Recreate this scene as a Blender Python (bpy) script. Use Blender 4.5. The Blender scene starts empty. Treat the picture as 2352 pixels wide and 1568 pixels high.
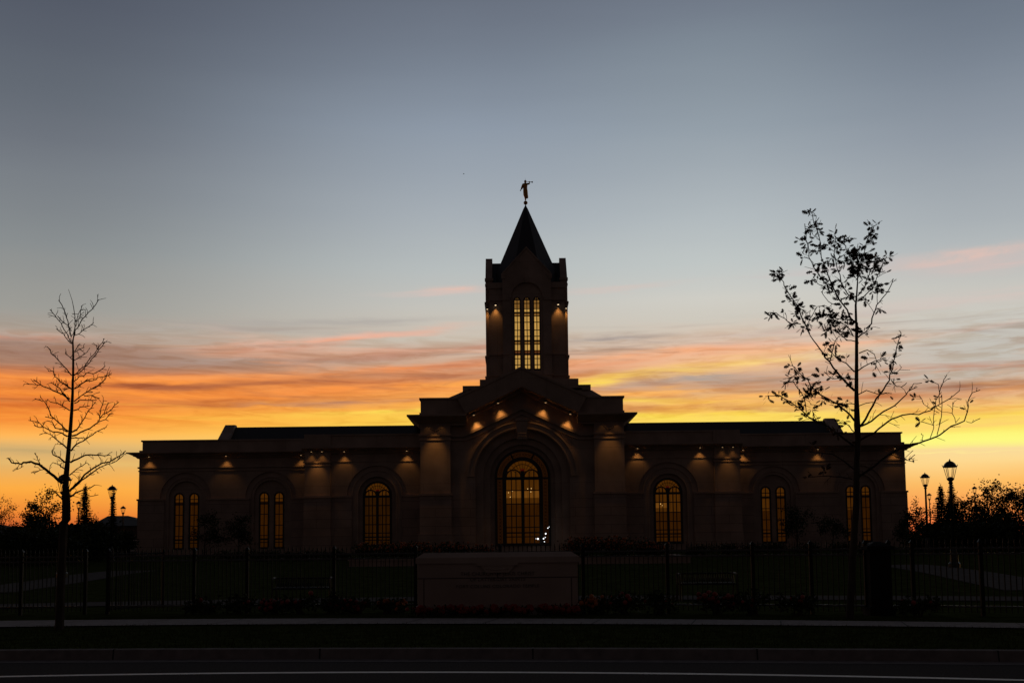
import bpy, bmesh, math, random
from mathutils import Vector, Matrix
R = random.Random(7)
sc = bpy.context.scene
COL = sc.collection
rad = math.radians

# ------------------------------------------------------------------ camera
F, PX, PY, EYE = 2600.0, 1176.0, 1017.0, 1.6
TH, RO = math.atan(F / 29000.0), math.atan(0.0112)
cam = bpy.data.cameras.new("camera")
cam.sensor_width = 36; cam.lens = 36 * F / 2352; cam.shift_y = (PY - 784) / 2352
cam.clip_end = 6000; cam.clip_start = 0.1
co = bpy.data.objects.new("camera", cam); COL.objects.link(co)
_r = Vector((1, 0, 0)); _u = Vector((0, -math.sin(TH), math.cos(TH))); _f = Vector((0, math.cos(TH), math.sin(TH)))
_r2 = math.cos(RO) * _r - math.sin(RO) * _u; _u2 = math.sin(RO) * _r + math.cos(RO) * _u
m = Matrix.Identity(4)
for i in range(3):
    m[i][0], m[i][1], m[i][2] = _r2[i], _u2[i], -_f[i]
m[2][3] = EYE
co.matrix_world = m
sc.camera = co

def ray(px, py):
    return ((px - PX) / F) * _r2 + ((PY - py) / F) * _u2 + _f
def P(px, py, Y):
    d = ray(px, py); t = Y / d.y
    return Vector((d.x * t, Y, EYE + d.z * t))
def azel(px, py):
    d = ray(px, py).normalized()
    return math.atan2(d.x, d.y), math.asin(d.z)

sc.view_settings.view_transform = 'Standard'; sc.view_settings.look = 'None'
sc.view_settings.exposure = 0; sc.view_settings.gamma = 1

# ------------------------------------------------------------------ sky
def lin(c):
    r = []
    for v in c[:3]:
        v /= 255
        r.append(v / 12.92 if v <= 0.04045 else ((v + 0.055) / 1.055) ** 2.4)
    return (*r, 1)
W = bpy.data.worlds.new("World"); sc.world = W; W.use_nodes = True
nt = W.node_tree; nt.nodes.clear()
N = lambda t, tree=None: (tree or nt).nodes.new(t)
def math_(op, a, b=None, c=None, tree=None, clamp=False):
    t = tree or nt
    n = t.nodes.new('ShaderNodeMath'); n.operation = op; n.use_clamp = clamp
    for i, v in enumerate((a, b, c)):
        if v is None: continue
        if isinstance(v, (int, float)): n.inputs[i].default_value = v
        else: t.links.new(v, n.inputs[i])
    return n.outputs[0]
def mixc(fac, a, b, tree=None):
    t = tree or nt
    n = t.nodes.new('ShaderNodeMix'); n.data_type = 'RGBA'
    for i, v in ((0, fac), (6, a), (7, b)):
        if isinstance(v, (int, float, tuple)): n.inputs[i].default_value = v
        else: t.links.new(v, n.inputs[i])
    return n.outputs[2]
tc = N('ShaderNodeTexCoord'); sep = N('ShaderNodeSeparateXYZ'); nt.links.new(tc.outputs['Generated'], sep.inputs[0])
dx_, dy_, dz_ = sep.outputs
az = math_('ARCTAN2', dx_, dy_); el = math_('ARCSINE', dz_)
comb = N('ShaderNodeCombineXYZ'); nt.links.new(az, comb.inputs[0]); nt.links.new(el, comb.inputs[1])
def noise(sx, sy, detail=4, rough=0.55, off=0.0, dist=0.0, shear=0.0):
    mp = N('ShaderNodeMapping'); nt.links.new(comb.outputs[0], mp.inputs[0])
    mp.inputs['Scale'].default_value = (sx, sy, 1); mp.inputs['Location'].default_value = (off, off * 1.7, off * .3)
    mp.inputs['Rotation'].default_value = (0, 0, shear)
    n = N('ShaderNodeTexNoise'); n.inputs['Scale'].default_value = 1; n.inputs['Detail'].default_value = detail
    n.inputs['Roughness'].default_value = rough; n.inputs['Distortion'].default_value = dist
    nt.links.new(mp.outputs[0], n.inputs[0])
    return n.outputs[0]
ELMAX = rad(90)
def ramp(fac, pts, x0=0.0, x1=1.0):
    mr = N('ShaderNodeMapRange'); mr.inputs[1].default_value = x0; mr.inputs[2].default_value = x1
    nt.links.new(fac, mr.inputs[0])
    r = N('ShaderNodeValToRGB'); nt.links.new(mr.outputs[0], r.inputs[0])
    e = r.color_ramp.elements
    while len(e) > 1: e.remove(e[0])
    pts = sorted(((p - x0) / (x1 - x0), c) for p, c in pts)
    e[0].position, e[0].color = pts[0]
    for p, c in pts[1:]:
        q = e.new(min(max(p, 0), 1)); q.color = c
    return r.outputs[0]
def elr(px, rows):
    return [(azel(px, y)[1], lin(c)) for y, c in rows]
TOPS = [(rad(34), lin((70, 78, 92))), (rad(50), lin((40, 46, 58)))]
SKY_L = elr(120, [(1262, (150, 62, 40)), (1215, (205, 96, 48)), (1180, (238, 134, 52)), (1120, (254, 172, 66)), (1070, (230, 178, 102)), (1030, (224, 182, 116)), (1000, (255, 186, 92)), (980, (255, 166, 70)), (960, (252, 144, 60)), (900, (240, 136, 64)), (860, (236, 136, 72)), (835, (182, 140, 114)), (760, (172, 160, 148)), (700, (157, 156, 150)), (560, (137, 142, 144)), (400, (120, 126, 133)), (320, (110, 116, 125)), (200, (99, 106, 116)), (0, (84, 90, 103))])
SKY_M = elr(1100, [(1262, (180, 80, 48)), (1200, (226, 120, 58)), (1140, (254, 182, 82)), (1060, (250, 204, 112)), (1000, (253, 216, 92)), (965, (253, 216, 82)), (930, (252, 176, 84)), (880, (246, 160, 90)), (850, (214, 164, 130)), (780, (204, 193, 178)), (710, (197, 195, 188)), (620, (184, 190, 190)), (500, (167, 175, 182)), (300, (142, 153, 167)), (150, (121, 131, 145)), (0, (104, 112, 126))])
SKY_C = elr(1660, [(1262, (190, 80, 50)), (1200, (230, 120, 60)), (1060, (252, 210, 124)), (1000, (254, 232, 116)), (960, (254, 224, 104)), (930, (246, 188, 112)), (890, (204, 168, 144)), (860, (216, 174, 142)), (830, (240, 184, 146)), (790, (220, 194, 172)), (740, (206, 200, 188)), (690, (207, 205, 197)), (610, (192, 198, 197)), (500, (178, 186, 190)), (400, (164, 173, 180)), (300, (148, 159, 169)), (100, (126, 137, 149)), (0, (113, 122, 136))])
SKY_R = elr(2230, [(1262, (206, 76, 50)), (1205, (238, 112, 62)), (1165, (252, 152, 76)), (1110, (254, 190, 100)), (1060, (254, 218, 146)), (1030, (249, 218, 155)), (1021, (253, 244, 132)), (1008, (253, 250, 126)), (985, (254, 228, 104)), (940, (252, 206, 110)), (905, (222, 178, 138)), (860, (200, 188, 174)), (800, (196, 193, 184)), (720, (203, 200, 191)), (650, (197, 196, 190)), (560, (178, 184, 186)), (496, (168, 175, 180)), (300, (143, 152, 163)), (150, (125, 135, 148)), (0, (108, 118, 132))])
wob = math_('MULTIPLY', math_('SUBTRACT', noise(3.0, 26, 4, .5, 3.1), .5), rad(1.0))
elw = math_('ADD', el, wob)
cl, cm, cc, cr = (ramp(elw, p + TOPS, rad(-1), rad(52)) for p in (SKY_L, SKY_M, SKY_C, SKY_R))
aL, aM, aC, aR = azel(60, 900)[0], azel(1100, 900)[0], azel(1660, 900)[0], azel(2280, 900)[0]
def smooth(v, a, b):
    mr = N('ShaderNodeMapRange'); mr.interpolation_type = 'SMOOTHSTEP'
    mr.inputs[1].default_value = a; mr.inputs[2].default_value = b
    nt.links.new(v, mr.inputs[0]); return mr.outputs[0]
base = mixc(smooth(az, aL, aM), cl, cm)
base = mixc(smooth(az, aM, aC), base, cc)
base = mixc(smooth(az, aC, aR), base, cr)

# --- cloud streak group: a long soft band of cloud at one azimuth / elevation
g = bpy.data.node_groups.new("cloud_streak", 'ShaderNodeTree')
for nm, ty in (('base', 'NodeSocketColor'), ('col', 'NodeSocketColor'), ('az', 'NodeSocketFloat'), ('el', 'NodeSocketFloat'), ('az0', 'NodeSocketFloat'), ('el0', 'NodeSocketFloat'),
               ('iw', 'NodeSocketFloat'), ('ih', 'NodeSocketFloat'), ('slope', 'NodeSocketFloat'), ('noise', 'NodeSocketFloat'), ('op', 'NodeSocketFloat')):
    g.interface.new_socket(nm, in_out='INPUT', socket_type=ty)
g.interface.new_socket('out', in_out='OUTPUT', socket_type='NodeSocketColor')
gi = g.nodes.new('NodeGroupInput'); go = g.nodes.new('NodeGroupOutput'); I = gi.outputs
gm = lambda op, a, b=None, c=None, clamp=False: math_(op, a, b, c, g, clamp)
da = gm('SUBTRACT', I['az'], I['az0'])
u = gm('MULTIPLY', da, I['iw'])
v = gm('MULTIPLY', gm('SUBTRACT', gm('SUBTRACT', I['el'], I['el0']), gm('MULTIPLY', da, I['slope'])), I['ih'])
ex = gm('EXPONENT', gm('MULTIPLY', gm('ADD', gm('MULTIPLY', u, u), gm('MULTIPLY', v, v)), -1.0))
nn = gm('MULTIPLY_ADD', gm('SUBTRACT', I['noise'], .5), 3.9, .92)
fac = gm('MULTIPLY', gm('MULTIPLY', ex, nn), I['op'], clamp=True)
g.links.new(mixc(fac, I['base'], I['col'], g), go.inputs[0])
n_warp = noise(5.5, 34, 5, .55, 1.3, .4, 0.05); n_warp2 = noise(16, 130, 4, .55, 7.7, .5, 0.03)
el_w = math_('ADD', el, math_('ADD', math_('MULTIPLY', math_('SUBTRACT', n_warp, .5), rad(0.75)), math_('MULTIPLY', math_('SUBTRACT', n_warp2, .5), rad(0.55))))
n_a = noise(5, 75, 6, .62, 11.3, .6, 0.05); n_b = noise(9, 120, 6, .62, 23.9, .8, 0.09); n_c = noise(22, 60, 6, .6, 31.0, .5, 0.12)
cur = base
def streak(px, py, w, h, slope, col, op, nz):
    global cur
    a, e = azel(px, py)
    n = N('ShaderNodeGroup'); n.node_tree = g
    nt.links.new(cur, n.inputs['base']); n.inputs['col'].default_value = lin(col)
    nt.links.new(az, n.inputs['az']); nt.links.new(el_w, n.inputs['el']); nt.links.new(nz, n.inputs['noise'])
    n.inputs['az0'].default_value = a; n.inputs['el0'].default_value = e
    n.inputs['iw'].default_value = F / w; n.inputs['ih'].default_value = F / h
    n.inputs['slope'].default_value = slope; n.inputs['op'].default_value = op
    cur = n.outputs[0]
A_, B_, C_ = n_a, n_b, n_c
#       px    py    w    h   slope  colour            op
for s in [
    # left third
    (60, 775, 110, 9, .03, (214, 149, 120), .8, B_), (200, 772, 330, 10, .0, (190, 170, 156), .5, A_),
    (110, 820, 260, 24, -.02, (150, 109, 91), .85, A_), (340, 828, 240, 15, -.03, (160, 126, 110), .8, B_), (60, 848, 200, 9, 0, (167, 99, 70), .8, B_), (280, 806, 220, 8, .0, (167, 124, 104), .6, B_),
    (250, 867, 420, 10, .0, (255, 152, 66), 1.0, A_), (620, 864, 330, 6, .03, (255, 164, 92), .9, B_), (900, 850, 260, 8, .08, (250, 152, 86), .9, B_),
    (360, 884, 170, 7, -.01, (169, 95, 60), .95, B_), (120, 886, 160, 8, .01, (203, 104, 49), .7, A_), (640, 880, 240, 8, .05, (182, 106, 67), .9, B_), (960, 866, 210, 8, .09, (193, 113, 70), .9, B_), (1040, 838, 130, 9, .12, (190, 122, 92), .8, A_),
    (300, 904, 360, 9, .0, (255, 152, 62), .95, A_), (760, 898, 360, 10, .05, (252, 152, 74), .95, B_), (1040, 884, 130, 9, .08, (255, 168, 80), .9, B_),
    (360, 924, 240, 9, -.01, (197, 106, 53), .85, B_), (100, 934, 180, 10, 0, (210, 109, 48), .7, A_), (620, 918, 260, 6, .03, (203, 118, 65), .8, C_),
    (820, 922, 260, 6, .04, (186, 133, 106), .85, B_), (640, 938, 260, 7, .03, (255, 166, 74), .8, A_), (1000, 912, 150, 7, .05, (252, 170, 84), .8, A_),
    (250, 954, 420, 11, .0, (255, 158, 62), .85, A_), (900, 944, 170, 7, .03, (255, 220, 88), .95, C_), (620, 958, 260, 7, .02, (254, 200, 80), .7, B_),
    (120, 1040, 300, 14, .0, (199, 167, 111), .6, A_), (180, 1068, 300, 6, 0, (232, 190, 112), .5, B_),
    (820, 818, 300, 13, .08, (186, 138, 115), .8, A_), (1000, 806, 200, 10, .10, (195, 147, 125), .8, B_), (560, 832, 240, 10, .02, (176, 154, 142), .7, B_),
    (750, 780, 230, 5.5, .10, (240, 178, 150), .95, B_), (880, 766, 120, 5, .06, (232, 184, 164), .8, C_), (640, 800, 130, 7, .12, (214, 154, 129), .8, C_), (720, 744, 260, 7, .03, (170, 164, 160), .6, A_), (560, 762, 260, 7, .03, (178, 168, 160), .6, B_),
    # right of the tower
    (1400, 778, 130, 7, .02, (180, 168, 160), .8, B_), (1700, 775, 260, 9, .02, (206, 186, 172), .6, A_),
    (1500, 820, 280, 14, .05, (248, 178, 132), .9, B_), (1380, 842, 110, 9, .06, (232, 164, 124), .9, B_), (1760, 808, 220, 13, .06, (244, 190, 146), .85, A_), (1340, 862, 60, 7, .08, (210, 136, 89), .8, C_),
    (1430, 866, 190, 10, .09, (254, 206, 98), .85, A_), (1640, 844, 200, 12, .08, (254, 214, 116), .8, B_), (1800, 826, 110, 7, .08, (255, 220, 132), .8, C_), (1340, 879, 90, 5, .07, (255, 220, 92), .95, A_),
    (1560, 876, 150, 7, .03, (178, 162, 150), .95, B_), (1740, 874, 190, 9, .02, (186, 160, 142), .9, A_), (1620, 890, 200, 6, .03, (186, 144, 118), .85, B_), (1800, 894, 160, 8, 0, (180, 140, 115), .8, B_),
    (1480, 904, 190, 9, .03, (254, 184, 100), .95, B_), (1700, 911, 230, 9, .03, (252, 188, 110), .9, B_),
    (1450, 922, 130, 6, .01, (255, 218, 92), .95, A_), (1640, 921, 150, 5, .03, (255, 210, 96), .85, C_), (1800, 928, 160, 6, .0, (250, 196, 104), .7, B_),
    (1560, 936, 150, 6, .03, (203, 135, 86), .9, C_), (1720, 938, 150, 7, .0, (210, 144, 91), .85, C_), (1480, 944, 100, 5, .02, (214, 144, 86), .8, C_),
    (1600, 956, 230, 6, .01, (255, 230, 92), 1.0, C_), (1820, 958, 190, 6, 0, (255, 226, 100), .9, C_),
    (2230, 800, 260, 16, .0, (196, 190, 180), .6, A_), (2220, 838, 180, 5, -.02, (193, 149, 129), .95, B_), (2050, 842, 140, 5, .0, (195, 154, 132), .8, B_), (2200, 860, 220, 7, -.01, (196, 188, 176), .7, A_),
    (2240, 884, 190, 8, -.02, (169, 122, 99), 1.0, A_), (2030, 880, 140, 7, .0, (190, 160, 142), .8, B_), (2240, 905, 220, 7, 0, (234, 178, 130), .9, B_), (2060, 908, 160, 7, .0, (210, 151, 108), .8, B_),
    (2240, 924, 220, 6, .0, (248, 190, 122), .8, C_), (2200, 940, 230, 5, .0, (250, 192, 98), .8, C_), (2220, 957, 230, 7, 0, (255, 222, 88), 1.0, A_), (2200, 978, 260, 8, 0, (254, 208, 112), .8, A_), (2160, 1014, 360, 12, 0, (254, 250, 128), .9, A_),
    # thin pink wisps high up
    (2180, 596, 150, 15, .03, (212, 190, 183), .6, C_), (2260, 580, 110, 10, .07, (226, 192, 180), .6, C_), (2320, 604, 150, 14, .03, (214, 190, 184), .6, B_), (1900, 620, 160, 6, .03, (204, 192, 190), .5, B_),
    (1040, 664, 55, 8, .03, (232, 190, 174), .8, C_), (1010, 672, 120, 7, .04, (212, 192, 184), .6, B_), (1400, 664, 130, 7, .04, (212, 194, 186), .6, B_),
    (2230, 690, 220, 14, .02, (216, 196, 188), .6, B_), (2080, 715, 220, 8, .03, (212, 194, 186), .5, A_),
    (2250, 1037, 300, 1.6, -.01, (255, 232, 150), .8, A_)]:
    streak(*s)
# fine broken cloud between the long bands: brownish low down, mauve higher up
n_f = noise(6, 88, 5, .55, 41.0, .9, .06); n_g = noise(4.5, 62, 5, .56, 57.0, .7, .05)
band = math_('MULTIPLY', smooth(el, azel(1176, 1015)[1], azel(1176, 960)[1]), smooth(el, azel(1176, 720)[1], azel(1176, 800)[1]))
shade = ramp(el, elr(1176, [(1000, (238, 158, 66)), (930, (190, 108, 62)), (870, (176, 118, 88)), (810, (150, 128, 120)), (740, (160, 150, 146))]), 0, rad(20))
cur = mixc(math_('MULTIPLY', band, math_('MULTIPLY', smooth(n_f, .48, .74), .6)), cur, shade)
lite = ramp(el, elr(1176, [(1000, (255, 226, 92)), (940, (255, 184, 76)), (880, (255, 160, 84)), (810, (240, 178, 146)), (740, (222, 190, 174))]), 0, rad(20))
cur = mixc(math_('MULTIPLY', math_('MULTIPLY', band, smooth(n_g, .5, .74)), .5), cur, lite)
n_h = noise(20, 170, 5, .6, 71.0, .8, .07)
bands = math_('MULTIPLY', smooth(el, azel(1176, 1010)[1], azel(1176, 950)[1]), smooth(el, azel(1176, 740)[1], azel(1176, 820)[1]))
dark = N('ShaderNodeMix'); dark.data_type = 'RGBA'; dark.blend_type = 'MULTIPLY'
nt.links.new(math_('MULTIPLY', bands, smooth(n_h, .42, .66)), dark.inputs[0]); nt.links.new(cur, dark.inputs[6]); dark.inputs[7].default_value = (.88, .80, .73, 1)
cur = dark.outputs[2]
# the sky away from the sunset is already dusky
front = smooth(dy_, -.15, .8)
zen = ramp(el, [(rad(-10), lin((22, 20, 20))), (rad(4), lin((58, 45, 42))), (rad(20), lin((46, 41, 41))), (rad(90), lin((27, 30, 38)))], rad(-12), rad(90))
cur = mixc(front, zen, cur)
cur = mixc(smooth(el, rad(27), rad(48)), cur, zen)
bg = N('ShaderNodeBackground'); nt.links.new(cur, bg.inputs[0]); bg.inputs[1].default_value = 1.0
wo = N('ShaderNodeOutputWorld'); nt.links.new(bg.outputs[0], wo.inputs[0])

# ------------------------------------------------------------------ materials
def mat(name, col, rough=.7, var=.25, scale=3.0, bump=0.0, metal=0.0, spec=.5, coord='Object', stretch=(1, 1, 1)):
    M = bpy.data.materials.new(name); M.use_nodes = True
    t = M.node_tree; b = t.nodes['Principled BSDF']
    b.inputs['Roughness'].default_value = rough; b.inputs['Metallic'].default_value = metal
    b.inputs['Specular IOR Level'].default_value = spec
    tcn = t.nodes.new('ShaderNodeTexCoord'); mp = t.nodes.new('ShaderNodeMapping'); mp.inputs['Scale'].default_value = stretch
    t.links.new(tcn.outputs[coord], mp.inputs[0])
    n = t.nodes.new('ShaderNodeTexNoise'); n.inputs['Scale'].default_value = scale; n.inputs['Detail'].default_value = 6
    t.links.new(mp.outputs[0], n.inputs[0])
    r = t.nodes.new('ShaderNodeValToRGB'); t.links.new(n.outputs[0], r.inputs[0])
    r.color_ramp.elements[0].position = .3; r.color_ramp.elements[1].position = .7
    r.color_ramp.elements[0].color = (*[c * (1 - var) for c in col], 1); r.color_ramp.elements[1].color = (*[min(1, c * (1 + var)) for c in col], 1)
    t.links.new(r.outputs[0], b.inputs['Base Color'])
    if bump:
        bp = t.nodes.new('ShaderNodeBump'); bp.inputs['Strength'].default_value = bump; bp.inputs['Distance'].default_value = .02
        t.links.new(n.outputs[0], bp.inputs['Height']); t.links.new(bp.outputs[0], b.inputs['Normal'])
    return M
def ashlar(name, col, bw, bh, mortar=.012):
    M = mat(name, col, .8, .2, .6, .15, spec=.2)
    t = M.node_tree; b = t.nodes['Principled BSDF']; src = b.inputs['Base Color'].links[0].from_socket
    tcn = t.nodes.new('ShaderNodeTexCoord'); s = t.nodes.new('ShaderNodeSeparateXYZ'); t.links.new(tcn.outputs['Object'], s.inputs[0])
    c = t.nodes.new('ShaderNodeCombineXYZ'); t.links.new(s.outputs[0], c.inputs[0]); t.links.new(s.outputs[2], c.inputs[1])
    br = t.nodes.new('ShaderNodeTexBrick'); t.links.new(c.outputs[0], br.inputs[0])
    br.inputs['Scale'].default_value = 1; br.inputs['Mortar Size'].default_value = mortar; br.inputs['Brick Width'].default_value = bw; br.inputs['Row Height'].default_value = bh
    br.inputs['Mortar Smooth'].default_value = .3
    mx = t.nodes.new('ShaderNodeMix'); mx.data_type = 'RGBA'
    t.links.new(br.outputs['Fac'], mx.inputs[0]); t.links.new(src, mx.inputs[6]); mx.inputs[7].default_value = (*[q * .35 for q in col], 1)
    t.links.new(mx.outputs[2], b.inputs['Base Color'])
    return M
def emit(name, col, strength, var=0.0, scale=3.0):
    M = bpy.data.materials.new(name); M.use_nodes = True; t = M.node_tree; t.nodes.clear()
    e = t.nodes.new('ShaderNodeEmission'); e.inputs[0].default_value = (*col, 1); e.inputs[1].default_value = strength
    if var:
        tcn = t.nodes.new('ShaderNodeTexCoord'); mp = t.nodes.new('ShaderNodeMapping'); mp.inputs['Scale'].default_value = (6, 6, .5); t.links.new(tcn.outputs['Object'], mp.inputs[0])
        n = t.nodes.new('ShaderNodeTexNoise'); n.inputs['Scale'].default_value = scale; n.inputs['Detail'].default_value = 3; t.links.new(mp.outputs[0], n.inputs[0])
        k = t.nodes.new('ShaderNodeMath'); k.operation = 'MULTIPLY_ADD'; t.links.new(n.outputs[0], k.inputs[0]); k.inputs[1].default_value = 2 * var * strength; k.inputs[2].default_value = strength * (1 - var)
        t.links.new(k.outputs[0], e.inputs[1])
    o = t.nodes.new('ShaderNodeOutputMaterial'); t.links.new(e.outputs[0], o.inputs[0])
    return M
STONE = ashlar('precast_stone', (.39, .305, .26), 4.4, 3.05, .009)
BASE = ashlar('coursed_stone', (.37, .285, .245), 3.1, .78, .016)
SLATE = mat('slate_roof', (.030, .034, .042), .55, .35, 5, .3, stretch=(1, 1, 4))
BRONZE = mat('dark_bronze_frame', (.02, .018, .016), .45, .2, 4)
GOLD = mat('gold_leaf', (.50, .24, .06), .45, .12, 4, 0, 1.0)
RAILP = mat('glossy_rail_paint', (.015, .014, .014), .42, .2, 20, spec=1.0)
IRON = mat('black_iron', (.008, .008, .008), .5, .3, 20, spec=.2)
POST = mat('lamp_post_paint', (.012, .02, .017), .35, .3, 8)
ASPH = mat('asphalt', (.085, .078, .075), .85, .35, 40, .3, spec=0.0)
CONC = mat('pavement_concrete', (.34, .315, .31), .85, .18, 5, .1, spec=0.0)
KERB = mat('kerb_concrete', (.20, .18, .175), .85, .2, 6, .1, spec=0.0)
PATHC = mat('garden_path_concrete', (.12, .113, .11), .9, .2, 4, .1, spec=0.0)
PAINT = mat('road_paint', (.85, .84, .80), .7, .10, 12)
LAWN = mat('lawn_grass', (.042, .052, .017), 1.0, .45, 2.5, .3, spec=0.0)
BLADE = mat('grass_blades', (.055, .07, .022), .8, .2, 1.5, spec=0.0)
BARK = mat('bark', (.055, .045, .038), .9, .4, 14, .5, stretch=(1, 1, .25), spec=.08)
OAK = mat('dry_oak_leaf', (.07, .032, .016), .75, .4, 3, spec=.08)
LEAF = mat('dark_leaf', (.035, .045, .018), .7, .45, 3, spec=.08)
NEEDLE = mat('spruce_needle', (.018, .032, .02), .8, .4, 4, spec=.08)
FLOW_O = mat('orange_petals', (.40, .10, .015), .7, .3, 5)
FLOW_R = mat('red_petals', (.26, .02, .012), .7, .3, 5)
SOIL = mat('planting_soil', (.03, .022, .016), .95, .4, 6, .4)
LETTER = mat('engraved_letters', (.10, .08, .07), .8, .1, 3)
CARW = mat('white_car_paint', (.7, .7, .72), .3, .03, 2)
RUBBER = mat('rubber', (.015, .015, .015), .8, .2, 5)
GLASSD = mat('dark_glass', (.02, .022, .025), .08, .1, 2)
FROST = mat('clear_lantern_glass', (.8, .8, .75), .1, .02, 2)
_t = FROST.node_tree; _tr = _t.nodes.new('ShaderNodeBsdfTransparent'); _mx = _t.nodes.new('ShaderNodeMixShader'); _mx.inputs[0].default_value = .03
_t.links.new(_tr.outputs[0], _mx.inputs[1]); _t.links.new(_t.nodes['Principled BSDF'].outputs[0], _mx.inputs[2])
_t.links.new(_mx.outputs[0], [n for n in _t.nodes if n.type == 'OUTPUT_MATERIAL'][0].inputs[0])
BRICKH = mat('house_siding', (.12, .09, .07), .85, .2, 3)
SHING = mat('asphalt_shingle', (.05, .045, .042), .9, .3, 8)

# ------------------------------------------------------------------ mesh helper
class MB:
    def __init__(s): s.v = []; s.f = []
    def add(s, vs, fs):
        o = len(s.v); s.v += [tuple(q) for q in vs]; s.f += [tuple(i + o for i in f) for f in fs]; return s
    def box(s, x0, x1, y0, y1, z0, z1):
        return s.frus((x0, x1, y0, y1), (x0, x1, y0, y1), z0, z1)
    def frus(s, a, b, z0, z1):
        v = [(a[0], a[2], z0), (a[1], a[2], z0), (a[1], a[3], z0), (a[0], a[3], z0), (b[0], b[2], z1), (b[1], b[2], z1), (b[1], b[3], z1), (b[0], b[3], z1)]
        return s.add(v, [(3, 2, 1, 0), (4, 5, 6, 7), (0, 1, 5, 4), (1, 2, 6, 5), (2, 3, 7, 6), (3, 0, 4, 7)])
    def prism(s, poly, y0, y1):                       # convex or simple polygon in XZ
        n = len(poly)
        v = [(x, y0, z) for x, z in poly] + [(x, y1, z) for x, z in poly]
        return s.add(v, [tuple(range(n)), tuple(range(2 * n - 1, n - 1, -1))] + [(i, i + n, (i + 1) % n + n, (i + 1) % n) for i in range(n)])
    def strip(s, a, b, y0, y1):                       # band between two XZ polylines, solid from y0 to y1
        n = len(a)
        for i in range(n - 1):
            q = [a[i], a[i + 1], b[i + 1], b[i]]
            v = [(x, y0, z) for x, z in q] + [(x, y1, z) for x, z in q]
            f = [(0, 1, 2, 3), (7, 6, 5, 4), (0, 4, 5, 1), (2, 6, 7, 3)]
            if i == 0: f.append((0, 3, 7, 4))
            if i == n - 2: f.append((1, 5, 6, 2))
            s.add(v, f)
        return s
    def tube(s, pts, rs, n=6, cap=True):
        pts = [Vector(p) for p in pts]; o = len(s.v); ref = None
        for i, p in enumerate(pts):
            d = (pts[min(i + 1, len(pts) - 1)] - pts[max(i - 1, 0)]); d = d.normalized() if d.length > 1e-9 else Vector((0, 0, 1))
            if ref is None: ref = Vector((1, 0, 0)) if abs(d.x) < .8 else Vector((0, 1, 0))
            a = (ref - d * ref.dot(d)); a = a.normalized() if a.length > 1e-6 else d.orthogonal().normalized(); ref = a; b = d.cross(a)
            r = rs[i] if isinstance(rs, (list, tuple)) else rs
            s.v += [tuple(p + (a * math.cos(k * 2 * math.pi / n) + b * math.sin(k * 2 * math.pi / n)) * r) for k in range(n)]
        for i in range(len(pts) - 1):
            for k in range(n):
                k2 = (k + 1) % n; q = o + i * n
                s.f.append((q + k, q + k2, q + n + k2, q + n + k))
        if cap:
            s.f.append(tuple(o + k for k in range(n))[::-1]); s.f.append(tuple(o + (len(pts) - 1) * n + k for k in range(n)))
        return s
    def lathe(s, x, y, prof, n=16):
        o = len(s.v)
        for r, z in prof: s.v += [(x + r * math.cos(k * 2 * math.pi / n), y + r * math.sin(k * 2 * math.pi / n), z) for k in range(n)]
        for i in range(len(prof) - 1):
            for k in range(n):
                k2 = (k + 1) % n; q = o + i * n; s.f.append((q + k, q + k2, q + n + k2, q + n + k))
        s.f.append(tuple(o + k for k in range(n))[::-1]); s.f.append(tuple(o + (len(prof) - 1) * n + k for k in range(n)))
        return s
    def ball(s, c, r, n=8, sq=1.0):
        return s.lathe(c[0], c[1], [(max(r * math.sin(math.pi * i / n), 1e-4), c[2] - r * sq * math.cos(math.pi * i / n)) for i in range(n + 1)], max(8, n * 2))
    def leaf(s, p, L, w, up=None):
        d = Vector((R.gauss(0, 1), R.gauss(0, 1), R.gauss(0, .8))).normalized() if up is None else up.normalized()
        a = d.orthogonal().normalized(); a = a * math.cos(t := R.uniform(0, 6.28)) + d.cross(a) * math.sin(t)
        p = Vector(p); q = p + d * L * .5
        return s.add([p, q + a * w, p + d * L, q - a * w], [(0, 1, 2, 3)])
    def build(s, name, M, parent=None, smooth=False):
        me = bpy.data.meshes.new(name)
        o = bpy.data.objects.new(name, me); COL.objects.link(o)
        off = Vector((0, 0, 0)); q = parent
        while q is not None: off += q.location; q = q.parent
        if parent: o.parent = parent; vs = [tuple(Vector(v) - off) for v in s.v]
        elif s.v:                                     # a one-mesh thing: origin at its base
            xs, ys, zs = zip(*s.v); off = Vector(((min(xs) + max(xs)) / 2, (min(ys) + max(ys)) / 2, min(zs)))
            o.location = off; vs = [tuple(Vector(v) - off) for v in s.v]
        me.from_pydata(vs, [], s.f); me.validate()
        bm = bmesh.new(); bm.from_mesh(me); bmesh.ops.recalc_face_normals(bm, faces=bm.faces) if len(s.f) < 20000 else None; bm.to_mesh(me); bm.free()
        me.materials.append(M)
        if smooth: me.polygons.foreach_set('use_smooth', [True] * len(me.polygons))
        return o
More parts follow.
